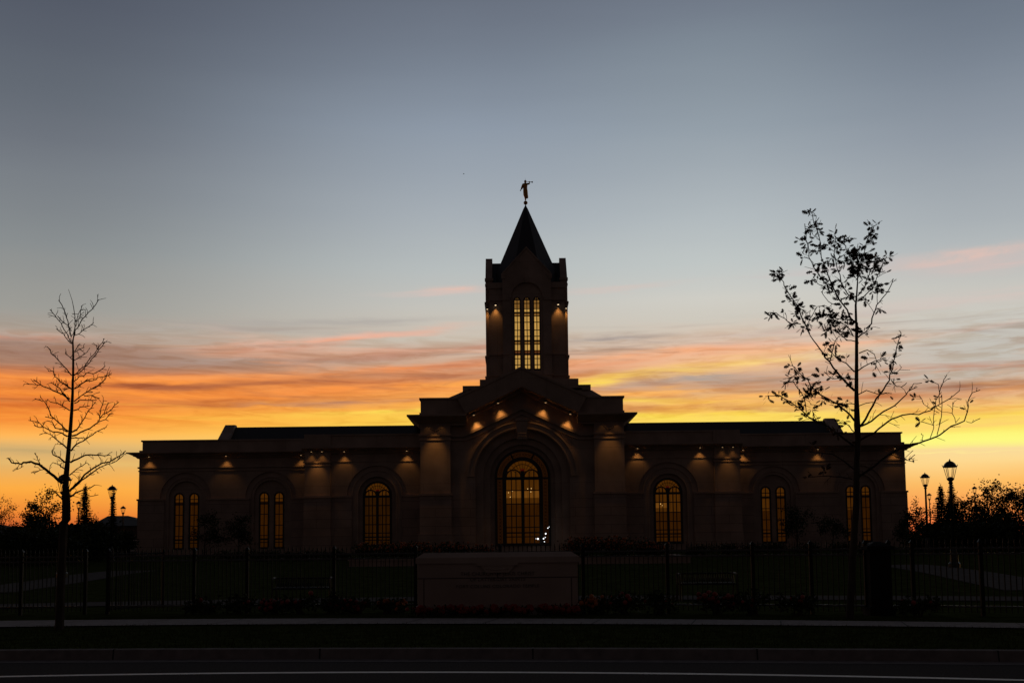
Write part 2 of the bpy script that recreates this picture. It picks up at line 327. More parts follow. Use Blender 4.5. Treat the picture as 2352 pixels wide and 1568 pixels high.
def walls(name, M, parent, outer, holes, y0, y1):
    """a wall slab with real openings: XZ outline and hole outlines, from y0 back to y1"""
    bm = bmesh.new(); es = []
    for loop in [outer] + holes:
        vs = [bm.verts.new((x, y0, z)) for x, z in loop]
        es += [bm.edges.new((vs[i], vs[(i + 1) % len(vs)])) for i in range(len(vs))]
    bmesh.ops.triangle_fill(bm, use_beauty=True, use_dissolve=False, edges=es, normal=(0, -1, 0))
    r = bmesh.ops.extrude_face_region(bm, geom=bm.faces[:], use_keep_orig=True)
    bmesh.ops.translate(bm, verts=[q for q in r['geom'] if isinstance(q, bmesh.types.BMVert)], vec=(0, y1 - y0, 0))
    bmesh.ops.recalc_face_normals(bm, faces=bm.faces)
    off = Vector((0, 0, 0)); q = parent
    while q is not None: off += q.location; q = q.parent
    bmesh.ops.translate(bm, verts=bm.verts, vec=-off)
    me = bpy.data.meshes.new(name); bm.to_mesh(me); bm.free(); me.materials.append(M)
    o = bpy.data.objects.new(name, me); COL.objects.link(o); o.parent = parent
    return o
def thing(name, label, cat, loc, group=None):
    o = bpy.data.objects.new(name, None); COL.objects.link(o); o.location = loc; o.empty_display_size = .3
    return tag(o, label, cat, group)
def tag(o, label=None, cat=None, group=None, kind=None):
    for k, v in (('label', label), ('category', cat), ('group', group), ('kind', kind)):
        if v: o[k] = v
    return o
def arc(cx, cz, r, a0=0, a1=180, n=24):
    return [(cx + r * math.cos(rad(a0 + (a1 - a0) * i / n)), cz + r * math.sin(rad(a0 + (a1 - a0) * i / n))) for i in range(n + 1)]
def arched(cx, z0, zs, hw, n=24):                     # outline: bottom right, up, round, down the left
    return [(cx + hw, z0)] + arc(cx, zs, hw, 0, 180, n) + [(cx - hw, z0)]

# ------------------------------------------------------------------ ground
def q2(a, b, c):
    def f(x):
        xc = max(-14, min(14, x)); s = max(-.55, min(.25, b + 2 * c * xc)) if abs(x) > 14 else 0
        s = s if abs(x) < 40 else s
        return a + b * xc + c * xc * xc + (max(-26, min(26, x - xc))) * s
    return f
S_far = q2(22.6, -.2169, -.01066); S_near = q2(21.1, -.185, -.0116); CURB = q2(16.1, -.13, -.0056); LINE = q2(14.35, -.137, -.017)
FENCE = lambda x: S_far(x) + 2.3
def zt(x, y):
    k = [(-99, .13), (27, .13), (34, .18), (60, .5), (80, 1.0), (9999, 1.0)]
    for (a, za), (b, zb) in zip(k, k[1:]):
        if y <= b:
            t = (y - a) / (b - a); return za + (zb - za) * t
def sheet(name, f0, f1, z0, z1, M, x0=-60, x1=60, step=1.0, kind='structure', thick=None):
    mb = MB(); n = int((x1 - x0) / step)
    for i in range(n + 1):
        x = x0 + i * step
        mb.v += [(x, f0(x), z0), (x, f1(x), z1)]
    mb.f = [(2 * i, 2 * i + 2, 2 * i + 3, 2 * i + 1) for i in range(n)]
    o = mb.build(name, M); tag(o, kind=kind); return o
mb = MB(); mb.add([(-400, -120, 0), (400, -120, 0), (400, 60, 0), (-400, 60, 0)], [(0, 1, 2, 3)])
tag(mb.build('road', ASPH), kind='structure')
sheet('road_edge_line', LINE, lambda x: LINE(x) + .16, .004, .004, PAINT, step=.5)
sheet('gutter', lambda x: CURB(x) - .42, CURB, .004, .004, KERB, step=.5)
mb = MB(); xs = [-60 + i * .5 for i in range(241)]
for x in xs: mb.v += [(x, CURB(x), 0), (x, CURB(x) + .03, .14), (x, CURB(x) + .2, .145), (x, CURB(x) + .2, 0)]
mb.f = [(4 * i + k, 4 * i + 4 + k, 4 * i + 5 + k, 4 * i + 1 + k) for i in range(len(xs) - 1) for k in range(3)]
tag(mb.build('kerb', KERB), kind='structure')
mb = MB()
for k in range(-6, 8):                                 # dark joints between the kerb stones
    x = -8.9 + k * 3.05; d = .02
    mb.add([(x, CURB(x) - .003, .003), (x + d, CURB(x) - .003, .003), (x + d, CURB(x) + .027, .145), (x, CURB(x) + .027, .145)], [(0, 1, 2, 3)])
    mb.add([(x, CURB(x) + .027, .148), (x + d, CURB(x) + .027, .148), (x + d, CURB(x) + .2, .148), (x, CURB(x) + .2, .148)], [(0, 1, 2, 3)])
tag(mb.build('kerb_joints', RUBBER), kind='structure')
sheet('verge', lambda x: CURB(x) + .2, lambda x: S_near(x), .125, .125, LAWN, step=.5)
sheet('pavement', S_near, S_far, .15, .15, CONC, step=.5)
mb = MB()
for k in range(-9, 9):
    x = -.6 + k * 1.75 + (.25 if k % 3 else 0); y0, y1 = S_near(x), S_far(x + .3)
    mb.add([(x, y0, .154), (x + .022, y0, .154), (x + .322, y1, .154), (x + .3, y1, .154)], [(0, 1, 2, 3)])
tag(mb.build('pavement_joints', RUBBER), kind='structure')
mb = MB(); gx = [-900, -500, -250, -140, -90] + [-60 + 3 * i for i in range(41)] + [90, 140, 250, 500, 900]
gy = [0, 1.2, 2.4, 4.5, 8, 14, 22, 32, 45, 58, 80, 110, 150, 300, 700, 3500]
for x in gx:
    for d in gy:
        y = S_far(x) + d; mb.v.append((x, y, zt(x, y) - (.004 if d else .0)))
ng = len(gy)
mb.f = [(i * ng + j, (i + 1) * ng + j, (i + 1) * ng + j + 1, i * ng + j + 1) for i in range(len(gx) - 1) for j in range(ng - 1)]
tag(mb.build('lawn', LAWN), kind='structure')
def gz(x, y):
    return zt(x, y)
# grass blades on the verge and by the fence
mb = MB()
for i in range(26000):
    x = R.uniform(-9.5, 8.5)
    y = R.uniform(CURB(x) + .2, S_near(x) + .04) if i % 4 else R.uniform(S_far(x) - .03, S_far(x) + .9)
    h = R.uniform(.03, .075); a = R.uniform(0, 6.28); w = .006; dx, dy = math.cos(a) * w, math.sin(a) * w
    z = .125
    mb.v += [(x - dx, y - dy, z), (x + dx, y + dy, z), (x + R.gauss(0, .025), y + R.gauss(0, .025), z + h)]; j = len(mb.v) - 3
    mb.f.append((j, j + 1, j + 2))
tag(mb.build('grass', BLADE), 'short dull grass on the strips either side of the pavement', 'grass', kind='stuff')
# garden paths: one along the benches, two curving up to the temple
def path(name, pts, w):
    mb = MB()
    for i, (x, y) in enumerate(pts):
        a = Vector(pts[max(i - 1, 0)]); b = Vector(pts[min(i + 1, len(pts) - 1)]); d = (b - a).normalized(); nrm = Vector((-d.y, d.x)) * w / 2
        for sgn in (-1, 1):
            p = Vector((x, y)) + nrm * sgn; mb.v.append((p.x, p.y, gz(p.x, p.y) + .02))
    mb.f = [(2 * i, 2 * i + 2, 2 * i + 3, 2 * i + 1) for i in range(len(pts) - 1)]
    tag(mb.build(name, PATHC), kind='structure')
path('garden_path', [(x, 30.6 - .012 * x * x - .08 * x) for x in range(-26, 27, 2)], 2.0)
def ghit(px, py):
    d = ray(px, py); t = 5.0
    for _ in range(4000):
        p = Vector((0, 0, EYE)) + d * t
        if p.z <= gz(p.x, p.y): return p
        t += .05
    return p
for pts in ([(-60, 1362), (70, 1344), (140, 1334), (240, 1318), (330, 1308)], [(2060, 1297), (2120, 1303), (2200, 1315), (2290, 1332), (2420, 1356)]):
    path('garden_path', [(ghit(*p).x, ghit(*p).y) for p in pts], 2.6)

# ------------------------------------------------------------------ temple
XC, XT, GZ = .91, 1.56, .95
temple = thing('temple', 'long low stone temple with a central gable, square tower and tall dark spire', 'temple', (XC, 100, GZ))
X = lambda d: XC + d
SP = []
def spot(p, tgt, energy, size=84, blend=.7, col=(1, .45, .105), r=.12):
    l = bpy.data.lights.new('downlight_lamp', 'SPOT'); l.energy = energy * 2.6 * R.uniform(.75, 1.2); l.spot_size = rad(size); l.spot_blend = blend; l.color = col; l.shadow_soft_size = r
    o = bpy.data.objects.new('downlight_lamp', l); COL.objects.link(o)
    d = (Vector(tgt) - Vector(p)); o.rotation_euler = d.to_track_quat('-Z', 'Y').to_euler(); o.location = p
    SP.append(o); return o
LENS = emit('lamp_lens', (1, .58, .26), .45)
def downlight(x, y, z, energy, size=84, blend=.7, tgt=None, rot=0.0, dim=1.0):
    b = MB().box(x - .1, x + .1, y - .1, y + .1, z + .02, z + .16).build('downlight', BRONZE, temple)
    MB().lathe(x, y, [(.05, z - .012), (.06, z + .02)], 12).build('lens', LENS, b)
    spot((x, y, z - .05), tgt or (x, y, z - 2), energy, size, blend)

def pane_rows(z0, z1, hw, cx, y, mats, parent, clip=None):
    pass
# windows ---------------------------------------------------------------
GL = {k: emit('lit_glass_' + k, c, 1.0, .55, 1.3) for k, c in dict(
    amber=(.056, .0178, .0014), low=(.027, .0080, .0005), dim=(.019, .0062, .0004), bright=(.13, .046, .0054), red=(.04, .002, .001),
    tower=(.48, .27, .065), towerdim=(.20, .095, .020), towerred=(.09, .028, .007), border=(.014, .0044, .0009)).items()}
GLINT = emit('chandelier_bulb', (1, .62, .22), 1.3)
def rect(x0, x1, y, z0, z1): return MB().add([(x0, y, z0), (x1, y, z0), (x1, y, z1), (x0, y, z1)], [(0, 1, 2, 3)])
def halfdisc(cx, zs, r, y, r0=0.0, a0=0, a1=180, n=20):
    mb = MB(); o = arc(cx, zs, r, a0, a1, n)
    if r0 > 0:
        i_ = arc(cx, zs, r0, a0, a1, n)
        for k in range(n): mb.add([(o[k][0], y, o[k][1]), (o[k + 1][0], y, o[k + 1][1]), (i_[k + 1][0], y, i_[k + 1][1]), (i_[k][0], y, i_[k][1])], [(0, 1, 2, 3)])
    else: mb.add([(x, y, z) for x, z in o], [tuple(range(n + 1))])
    return mb
def bars(mb, x0, x1, z0, z1, y, vx, hz, w=.035, t=.05):
    w *= 2.1
    for x in vx: mb.box(x - w / 2, x + w / 2, y - t, y, z0, z1)
    for z in hz: mb.box(x0, x1, y - t - .004, y - .004, z - w / 2, z + w / 2)
def frame_band(mb, cx, z0, zs, r1, r0, y0, y1):
    o = [(cx + r1, z0)] + arc(cx, zs, r1) + [(cx - r1, z0)]; i_ = [(cx + r0, z0)] + arc(cx, zs, r0) + [(cx - r0, z0)]
    mb.strip(o, i_, y0, y1)
def slim_window(cx, z0, zs, hw, y, rows, tiers, heavy, vcount=1, fr=.14, th=.1):
    """narrow arched window: frame and bars as the part, one pane per tier below it"""
    f = MB(); frame_band(f, cx, z0, zs, hw, hw - fr, y - th, y + .05)
    f.box(cx - hw, cx + hw, y - th, y + .05, z0 - .1, z0 + .06)
    iw = hw - fr
    vx = [cx - iw + 2 * iw * (k + 1) / (vcount + 1) for k in range(vcount)]
    bars(f, cx - iw, cx + iw, z0, zs + iw * .97, y, vx, rows, .035)
    for z in heavy: f.box(cx - iw, cx + iw, y - th + .01, y + .02, z - .07, z + .07)
    w = f.build('window', BRONZE, temple)
    for (a, b, k) in tiers:
        if b >= zs:
            m_ = rect(cx - iw, cx + iw, y + .02, a, zs); d_ = halfdisc(cx, zs, iw, y + .02)
            m_.add(d_.v, d_.f); m_.build('pane', GL[k], w)
        else: rect(cx - iw, cx + iw, y + .02, a, b).build('pane', GL[k], w)
    return w
def fan_window(cx, z0, zs, hw, y, border=0.0, tone=('amber', 'amber', 'low'), seams=(.80, .60, .42, .25), bright_left=True):
    """double-light arched window with a fan over two small arches"""
    f = MB(); th = .14
    r1 = hw
    if border:
        frame_band(f, cx, z0, zs, hw, hw - .22, y - th, y + .08)
        rb = hw - .22 - border
        frame_band(f, cx, z0, zs, rb, rb - .36, y - th, y + .08)
        for a in (63, 117): 
            c, s_ = math.cos(rad(a)), math.sin(rad(a))
            f.tube([(cx + c * rb, y, zs + s_ * rb), (cx + c * (hw - .1), y, zs + s_ * (hw - .1))], .07, 4)
        for sg in (-1, 1): f.box(cx + sg * rb if sg > 0 else cx - hw + .1, cx + hw - .1 if sg > 0 else cx - rb, y - th + .01, y + .05, zs - .2, zs - .02)
        # little scroll and diamond tracery in the border
        mid = (hw - .22 + rb) / 2; bw = border
        z = z0 + .3
        while z < zs - .3:
            for sg in (-1, 1):
                x = cx + sg * mid
                for sx in (-1, 1):
                    f.tube([(x, y - .02, z - .13), (x + sx * bw * .34, y - .02, z), (x, y - .02, z + .13)], .022, 4)
                f.box(x - bw * .46, x + bw * .46, y - .035, y - .01, z + .135, z + .16)
            z += .3
        for a in range(4, 178, 8):
            for sgn in (-1, 1):
                q = [(cx + (mid + dr) * math.cos(rad(a + da)), y - .02, zs + (mid + dr) * math.sin(rad(a + da))) for dr, da in ((0, -3.6), (sgn * bw * .34, 0), (0, 3.6))]
                f.tube(q, .022, 4)
        r1 = rb
        fr = .36
    else:
        fr = .19; frame_band(f, cx, z0, zs, hw, hw - fr, y - th, y + .08)
    f.box(cx - hw, cx + hw, y - th - .02, y + .08, z0 - .14, z0 + .1)
    iw = r1 - fr; mu = iw * .1
    f.box(cx - mu, cx + mu, y - th, y + .05, z0, zs + iw * .38)
    f.box(cx - iw, cx + iw, y - th + .02, y + .05, zs - iw * .17, zs + .02)
    zl = z0 + (zs - z0) * .17
    f.box(cx - iw, cx + iw, y - th + .02, y + .05, zl - .06, zl + .06)
    rl = (iw - mu) / 2
    for sg in (-1, 1):
        c = cx + sg * (mu + rl); frame_band(f, c, zs, zs, rl + .05, rl - .06, y - th + .01, y + .045)
        vx = [c - rl / 3 + .01, c + rl / 3 - .01]
        bars(f, c - rl, c + rl, z0, zs + rl * .8, y, vx, [z0 + (zs - z0) * s_ for s_ in seams] + [z0 + .11 * (zs - z0)], .04)
    f.strip(arc(cx, zs, iw * .80, 20, 160, 20), arc(cx, zs, iw * .765, 20, 160, 20), y - .05, y)
    for a in range(35, 150, 14):
        c, s_ = math.cos(rad(a)), math.sin(rad(a))
        f.tube([(cx + c * iw * .5, y - .02, zs + s_ * iw * .52), (cx + c * iw, y - .02, zs + s_ * iw)], .02, 4)
    w = f.build('window', BRONZE, temple)
    if border:
        halfdisc(cx, zs, hw - .15, y + .03, rb - .02).build('border_glass', GL['border'], w)
        for sg in (-1, 1):
            a, b = sorted((cx + sg * (hw - .15), cx + sg * (rb - .02)))
            rect(a, b, y + .03, z0, zs).build('border_glass', GL['border'], w)
    halfdisc(cx, zs, iw + .02, y + .034, 0, 22, 158).build('fan_glass', GL['amber'], w)
    t_ = rl * .5; MB().add([(cx - t_ * .8, y + .012, zs + iw * .50), (cx, y + .012, zs + iw * .26), (cx + t_ * .8, y + .012, zs + iw * .50)], [(0, 1, 2)]).build('red_glass', GL['red'], w)
    for sg in (-1, 1):
        c = cx + sg * (mu + rl)
        halfdisc(c, zs, rl, y + .02).build('pane', GL[tone[0]], w)
        zz = [z0, zl] + [z0 + (zs - z0) * s_ for s_ in sorted(seams)] + [zs]
        for i in range(len(zz) - 1):
            fr_ = (zz[i] + zz[i + 1] - 2 * z0) / 2 / (zs - z0)
            k = tone[2] if fr_ < .57 else tone[1]
            if .62 < fr_ < .78 and (sg < 0 or border): k = 'bright' if tone[1] == 'amber' else k
            if k == 'bright':                          # the lit ceiling lamp shows in the upper part of this row
                zm = zz[i] + (zz[i + 1] - zz[i]) * .45
                rect(c - rl, c + rl, y + .02, zm, zz[i + 1]).build('pane', GL['bright'], w); rect(c - rl, c + rl, y + .02, zz[i], zm).build('pane', GL['amber'], w)
                for q in range(4 if border else 2):
                    gx, gz_ = c + rl * R.uniform(-.8, .8), zz[i] + (zz[i + 1] - zz[i]) * R.uniform(.3, 1.15)
                    MB().ball((gx, y - .01, gz_), .035, 5).build('lamp_glint', GLINT, w)
            else: rect(c - rl, c + rl, y + .02, zz[i], zz[i + 1]).build('pane', GL[k], w)
    return w

ZB, ZWT = 6.18, 2.62
def course(mb, x0, x1, y, z, h, p):                    # a projecting course in front of plane y
    mb.box(x0, x1, y - p, y + .05, z, z + h)
# --- centre block: two pilasters, arched bay between, gabled parapet
YC, YB = 100.0, 100.6
zs = 7.63
steps = arched(X(0), 1.1, zs, 4.20)
walls('wall', STONE, temple, [(X(6.4), ZB), (X(6.4), 14.2), (X(0), 17.0), (X(-6.4), 14.2), (X(-6.4), ZB), (X(-4.2), ZB)] + arc(X(0), zs, 4.2, 180, 0, 40) + [(X(4.2), ZB)], [], YB, YB + .35)
mb = MB()
for s in (-1, 1): MB().box(min(X(s * 4.2), X(s * 6.4)), max(X(s * 4.2), X(s * 6.4)), YB - .012, YB + .35, GZ - .3, ZB).build('wall', BASE, temple)
mb = MB(); frame_band(mb, X(0), GZ - .3, zs, 4.25, 3.5, YB + .35, YB + .7); mb.build('arch_reveal', STONE, temple)
mb = MB(); frame_band(mb, X(0), GZ - .3, zs, 3.55, 2.9, YB + .62, YB + 1.05); mb.build('arch_reveal', STONE, temple)
walls('wall', STONE, temple, [(X(3.2), GZ - .3), (X(3.2), 11.2), (X(-3.2), 11.2), (X(-3.2), GZ - .3)], [arched(X(0), 1.5, zs, 2.45, 32)], YB + 1.0, YB + 1.3)
fan_window(X(0), 1.63, zs, 2.49, YB + 1.05, border=.45)
mb = MB()
for r1, r0, p in ((4.93, 4.80, .20), (4.80, 4.42, .12), (4.42, 4.30, .17), (4.30, 4.20, .08)):
    mb.strip(arc(X(0), zs, r1, 0, 180, 48), arc(X(0), zs, r0, 0, 180, 48), YB - p, YB + .02)
mb.build('arch_moulding', STONE, temple, False)
mb = MB()                                              # entablature that climbs over the arch
for zap, zlow, h, p in ((13.81, 11.42, .22, .24), (13.32, 11.02, .16, .16)):
    k = (zap - zlow) / .462
    a = [(X(-6.42), zlow), (X(-k), zlow), (X(0), zap), (X(k), zlow), (X(6.42), zlow)]
    b = [(x, z - h) for x, z in a]
    mb.strip(a, b, YB - p, YB + .02)
mb.build('raking_moulding', STONE, temple)
mb = MB(); kz = [(X(-.42), 11.04), (X(.42), 11.04), (X(.55), 12.55), (X(-.55), 12.55)]
mb.prism(kz, YB - .45, YB); mb.box(X(-.62), X(.62), YB - .55, YB, 12.55, 12.83); mb.box(X(-.48), X(.48), YB - .52, YB, 10.92, 11.04)
for k in range(5):
    for z in (11.18, 11.42): mb.ball((X(-.3 + .15 * k), YB - .46, z), .055, 6)
mb.build('keystone', STONE, temple)
for s in (-1, 1):
    a, b = sorted((X(s * 6.38), X(s * 9.05)))
    p = MB().box(a, b, YC, YC + 6, ZB, 12.4)
    for z, h, q in ((11.42, .16, .14), (11.02, .14, .10)): p.box(a - q, b + q, YC - q, YC + .3, z - h, z)
    for k in range(9):                                 # carved swag in the frieze
        t = k / 8; x = a + .75 + (b - a - 1.5) * t; p.ball((x, YC - .01, 12.15 - .42 * math.sin(math.pi * t)), .07, 6)
    pil = p.build('pilaster', STONE, temple)
    q = MB().box(a - .06, b + .06, YC - .1, YC + 6, GZ - .3, ZB - .2)
    q.box(a - .16, b + .16, YC - .2, YC + 6, ZB - .2, ZB); q.box(a - .2, b + .2, YC - .22, YC + 6, GZ - .3, ZWT)
    q.build('pedestal', BASE, temple)
mb = MB()
mb.frus((X(-9.2), X(9.2), YC - .05, 112), (X(-10.1), X(10.1), YC - 1.0, 112), 12.32, 12.95) if False else None
for s in (-1, 1):                                      # cove cornice over the pilasters, open under the gable
    a = (X(4.9), X(9.2)) if s > 0 else (X(-9.2), X(-4.9)); b = (X(4.9), X(10.05)) if s > 0 else (X(-10.05), X(-4.9))
    mb.frus((*a, YC - .12, 112), (*b, YC - 1.0, 112), 12.35, 12.93)
    b2 = (X(4.9), X(10.15)) if s > 0 else (X(-10.15), X(-4.9)); mb.box(*b2, YC - 1.08, 112, 12.93, 13.08)
    mb.box(*((X(5.0), X(9.14)) if s > 0 else (X(-9.14), X(-5.0))), YC - .06, YC + .3, 12.2, 12.35)
    mb.build('cornice', STONE, temple); mb = MB()
gy0 = YC - 1.02
mb = MB()                                              # gabled parapet with a real soffit
top = [(X(-9.0), 14.62), (X(-5.76), 14.55), (X(0), 17.15), (X(5.76), 14.55), (X(9.0), 14.62)]
bot = [(X(-9.0), 13.08), (X(-4.93), 13.08), (X(0), 15.42), (X(4.93), 13.08), (X(9.0), 13.08)]
mb.strip(top[1:4], bot[1:4], gy0, YC + .9)
for s in (0, 3): mb.strip(top[s:s + 2], bot[s:s + 2], YC - .1, YC + .9)
mb.build('gable', STONE, temple)
mb = MB()
for i in (1, 2):
    a, b = top[i], top[i + 1]
    mb.strip([(a[0], a[1] + .1), (b[0], b[1] + .1)], [(a[0], a[1] - .12), (b[0], b[1] - .12)], gy0 - .08, YC + 1.0)
    a, b = bot[i], bot[i + 1]
    mb.strip([(a[0], a[1] + .34), (b[0], b[1] + .34)], [(a[0], a[1] + .02), (b[0], b[1] + .02)], gy0 - .12, gy0)
    mb.strip([(a[0], a[1] - .02), (b[0], b[1] - .02)], [(a[0], a[1] - .3), (b[0], b[1] - .3)], YC + .1, YC + .45)
for s in (-1, 1):
    a, b = sorted((X(s * 5.8), X(s * 9.1))); mb.box(a, b, YC - .2, YC + 1.0, 14.50, 14.66); mb.box(a, b, YC - .2, YC + .9, 13.08, 13.34)
    x = X(s * 9.0); mb.box(min(x, x + s * .12), max(x, x + s * .12), YC - .2, 111, 14.5, 14.66)
    mb.box(min(x - s * .5, x), max(x - s * .5, x), YC + .9, 111, 13.08, 14.5)
mb.build('gable_coping', STONE, temple)
mb = MB()                                              # wall head behind the gable, and block sides
mb.box(X(-9.05), X(9.05), YB + 1.5, 111.5, GZ - .3, 13.0)
mb.build('wall', STONE, temple)
mb = MB(); mb.strip([(X(-8.4), 13.2), (X(0), 16.9), (X(8.4), 13.2)], [(X(-8.4), 12.9), (X(0), 16.5), (X(8.4), 12.9)], YC + .9, 112)
mb.build('roof', SLATE, temple)
mb = MB(); mb.box(X(-4.9), X(5.6), 103.4, 113, 12.9, 15.9)
mb.box(XT - 4.5, XT + 4.7, 104.6, 114, 12.9, 16.95); mb.box(X(-7.2), X(7.2), 102.6, 112, 12.9, 14.9)
mb.frus((X(-7.0), X(7.6), 102.8, 112), (X(-5.4), X(6.5), 103.6, 112), 14.9, 15.7); mb.box(X(-5.4), X(6.4), 103.4, 112, 15.7, 16.2)
mb.build('tower_plinth', STONE, temple)
for s in (-1, 1):
    for d, z, t in ((2.1, 14.02, 1.62), (4.25, 12.98, 3.8)):
        x = X(s * d)
        b = MB().box(x - .11, x + .11, gy0 + .05, gy0 + .27, z + .02, z + .3).build('downlight', BRONZE, temple)
        MB().lathe(x, gy0 + .16, [(.075, z - .02), (.085, z + .03)], 10).build('lens', LENS, b)
        spot((x, YB - .42, z - .08), (X(s * (t + .1)), YB - .18, z - 1.35), 52, 66, .8)
    for d in (7.18, 8.36): downlight(X(s * d), YC - .32, 12.6, 10, 96, .8)
    spot((X(s * 7.75), YC - .95, 12.5), (X(s * 7.75), YC - .2, 8.2), 46, 60, 1.0)

# --- wings
YI, YO = 102.5, 105.0
def wing(s):
    xx = lambda a, b: tuple(sorted((X(s * a), X(s * b))))
    Xs = lambda d: X(s * d)
    # inner bay
    c = Xs(13.2); zq = ZB
    a, b = xx(9.05, 19.7)
    hA = [(c + 2.25, ZB)] + [(c + 2.7, ZB)] + arc(c, zq, 2.7, 0, 180, 32) + [(c - 2.7, ZB), (c - 2.25, ZB)]
    up = [(a, ZB), (c - 2.7, ZB)] + arc(c, zq, 2.7, 180, 0, 32) + [(c + 2.7, ZB), (b, ZB), (b, 10.6), (a, 10.6)]
    walls('wall', STONE, temple, up, [], YI, YI + .16)
    for q in ((a, c - 2.25), (c + 2.25, b)): MB().box(*q, YI - .1, YI + .5, GZ - .3, ZB - .16).build('wall', BASE, temple)
    for q in ((a, c - 2.25), (c + 2.25, b)):
        MB().box(*q, YI - .2, YI + .5, ZB - .16, ZB - .002).build('belt_course', STONE, temple); MB().box(*q, YI - .18, YI - .1, GZ - .3, ZWT).build('plinth', BASE, temple)
    walls('arch_recess', STONE, temple, [(c + 2.95, GZ - .3), (c + 2.95, 9.3), (c - 2.95, 9.3), (c - 2.95, GZ - .3)], [arched(c, GZ, zq, 1.72)], YI + .16, YI + .42)
    mb = MB(); frame_band(mb, c, GZ - .3, zq, 2.32, 2.22, YI + .08, YI + .17); frame_band(mb, c, GZ - .3, zq, 1.85, 1.7, YI + .1, YI + .17); mb.build('arch_moulding', STONE, temple)
    walls('wall', STONE, temple, [(c + 2.2, GZ - .3), (c + 2.2, 8.8), (c - 2.2, 8.8), (c - 2.2, GZ - .3)], [arched(c, 1.5, zq, 1.28)], YI + .42, YI + .7)
    fan_window(c, 1.65, zq, 1.31, YI + .5, tone=('amber', 'amber' if s > 0 else 'dim', 'low' if s > 0 else 'dim'))
    p0, p1 = xx(17.4, 19.7)
    p = MB().box(p0, p1, YI - .3, YI + .3, ZB, 10.3)
    for z, h, q in ((9.29, .14, .12), (8.98, .12, .08)): p.box(p0 - q, p1 + q, YI - .3 - q, YI + .2, z - h, z)
    p.build('pier', STONE, temple)
    q = MB().box(p0 - .06, p1 + .06, YI - .36, YI + .4, GZ - .3, ZB - .2); q.box(p0 - .14, p1 + .14, YI - .46, YI + .4, ZB - .2, ZB + .003); q.box(p0 - .12, p1 + .12, YI - .46, YI + .4, GZ - .3, ZWT)
    q.build('pedestal', BASE, temple)
    mb = MB()
    f0, f1 = xx(9.05, 17.4); mb.box(f0, f1, YI - .06, YI + .02, 9.24, 9.34); mb.build('frieze_moulding', STONE, temple)
    # outer bay
    a, b = xx(19.7, 35.6); cs = [Xs(23.34), Xs(31.25)]; zq = 6.22; rA = 2.37
    up = [(a, ZB)]
    for c in sorted(cs): up += [(c - rA, ZB)] + arc(c, zq, rA, 180, 0, 32) + [(c + rA, ZB)]
    up += [(b, ZB), (b, 10.5), (a, 10.5)]
    walls('wall', STONE, temple, up, [], YO, YO + .16)
    mb = MB(); mb2 = MB(); edges = [a] + [e for c in sorted(cs) for e in (c - 1.95, c + 1.95)] + [b]
    for i in range(0, 6, 2):
        MB().box(edges[i], edges[i + 1], YO - .1, YO + .5, GZ - .3, ZB - .16).build('wall', BASE, temple)
        MB().box(edges[i], edges[i + 1], YO - .2, YO + .5, ZB - .16, ZB - .002).build('belt_course', STONE, temple); MB().box(edges[i], edges[i + 1], YO - .18, YO - .1, GZ - .3, ZWT).build('plinth', BASE, temple)
    xe = Xs(35.6); MB().box(*sorted((xe, xe + s * .14)), YO - .2, 124, ZB - .16, ZB).build('belt_course', STONE, temple); MB().box(*sorted((xe, xe + s * .06)), YO - .1, 124, GZ - .3, ZB - .16).build('wall', BASE, temple)
    for c in cs:
        cc = [c - .695, c + .695]
        walls('arch_recess', STONE, temple, [(c + 2.6, GZ - .3), (c + 2.6, 8.8), (c - 2.6, 8.8), (c - 2.6, GZ - .3)], [arched(c, GZ, zq, 1.6)], YO + .16, YO + .4)
        mb = MB(); frame_band(mb, c, GZ - .3, zq, 1.97, 1.86, YO + .08, YO + .17); mb.build('arch_moulding', STONE, temple)
        walls('wall', STONE, temple, [(c + 2.0, GZ - .3), (c + 2.0, 8.3), (c - 2.0, 8.3), (c - 2.0, GZ - .3)], [arched(q, 1.45, 6.27, .46) for q in cc], YO + .4, YO + .65)
        for j, q in enumerate(cc):
            z0 = 1.58; H = 6.27 - z0
            hot = 'amber'
            slim_window(q, z0, 6.27, .48, YO + .48, [6.12, z0 + H * .86, z0 + H * .66, z0 + H * .44, z0 + H * .24, z0 + .35 * H * .3],
                        [(5.9, 9, 'amber'), (z0 + H * .62, 5.9, 'amber' if (s > 0 and j == 0) else 'low'), (z0 + H * .17, z0 + H * .62, 'low'), (z0, z0 + H * .17, 'low' if s > 0 else 'dim')], [5.74, z0 + H * .17], 1)
    mb = MB()
    f0, f1 = xx(19.7, 35.66)
    for z, h, q in ((9.15, .13, .14), (8.82, .1, .08)): mb.box(f0, f1, YO - q, YO + .02, z - h, z); mb.box(*sorted((xe, xe + s * q * .8)), YO - q, 124, z - h, z)
    mb.build('frieze_moulding', STONE, temple)
    # cornice and parapet
    mb = MB(); e = .9
    lo, hi = xx(9.05, 19.9); mb.frus((lo, hi, YI - .15, 108), (lo, hi, YI - .3, 108), 9.98, 10.2)
    mb.frus((lo, hi, YI - .5, 108), (lo, hi, YI - .86, 108), 10.26, 10.42); mb.box(lo, hi, YI - .95, 108, 10.42, 10.52)
    mb.box(lo, hi, YI - .42, 108, 10.2, 10.26)
    lo, hi = xx(19.9, 35.6); o = (lambda k: (lo, hi + k) if s > 0 else (lo - k, hi))
    mb.frus((*o(.12), YO - .15, 124), (*o(.34), YO - .32, 124), 9.92, 10.12)
    mb.box(*o(.46), YO - .44, 124, 10.12, 10.2)
    mb.frus((*o(.52), YO - .5, 124), (*o(.86), YO - .84, 124), 10.2, 10.36); mb.box(*o(.95), YO - .93, 124, 10.36, 10.46)
    mb.build('cornice', STONE, temple)
    mb = MB()
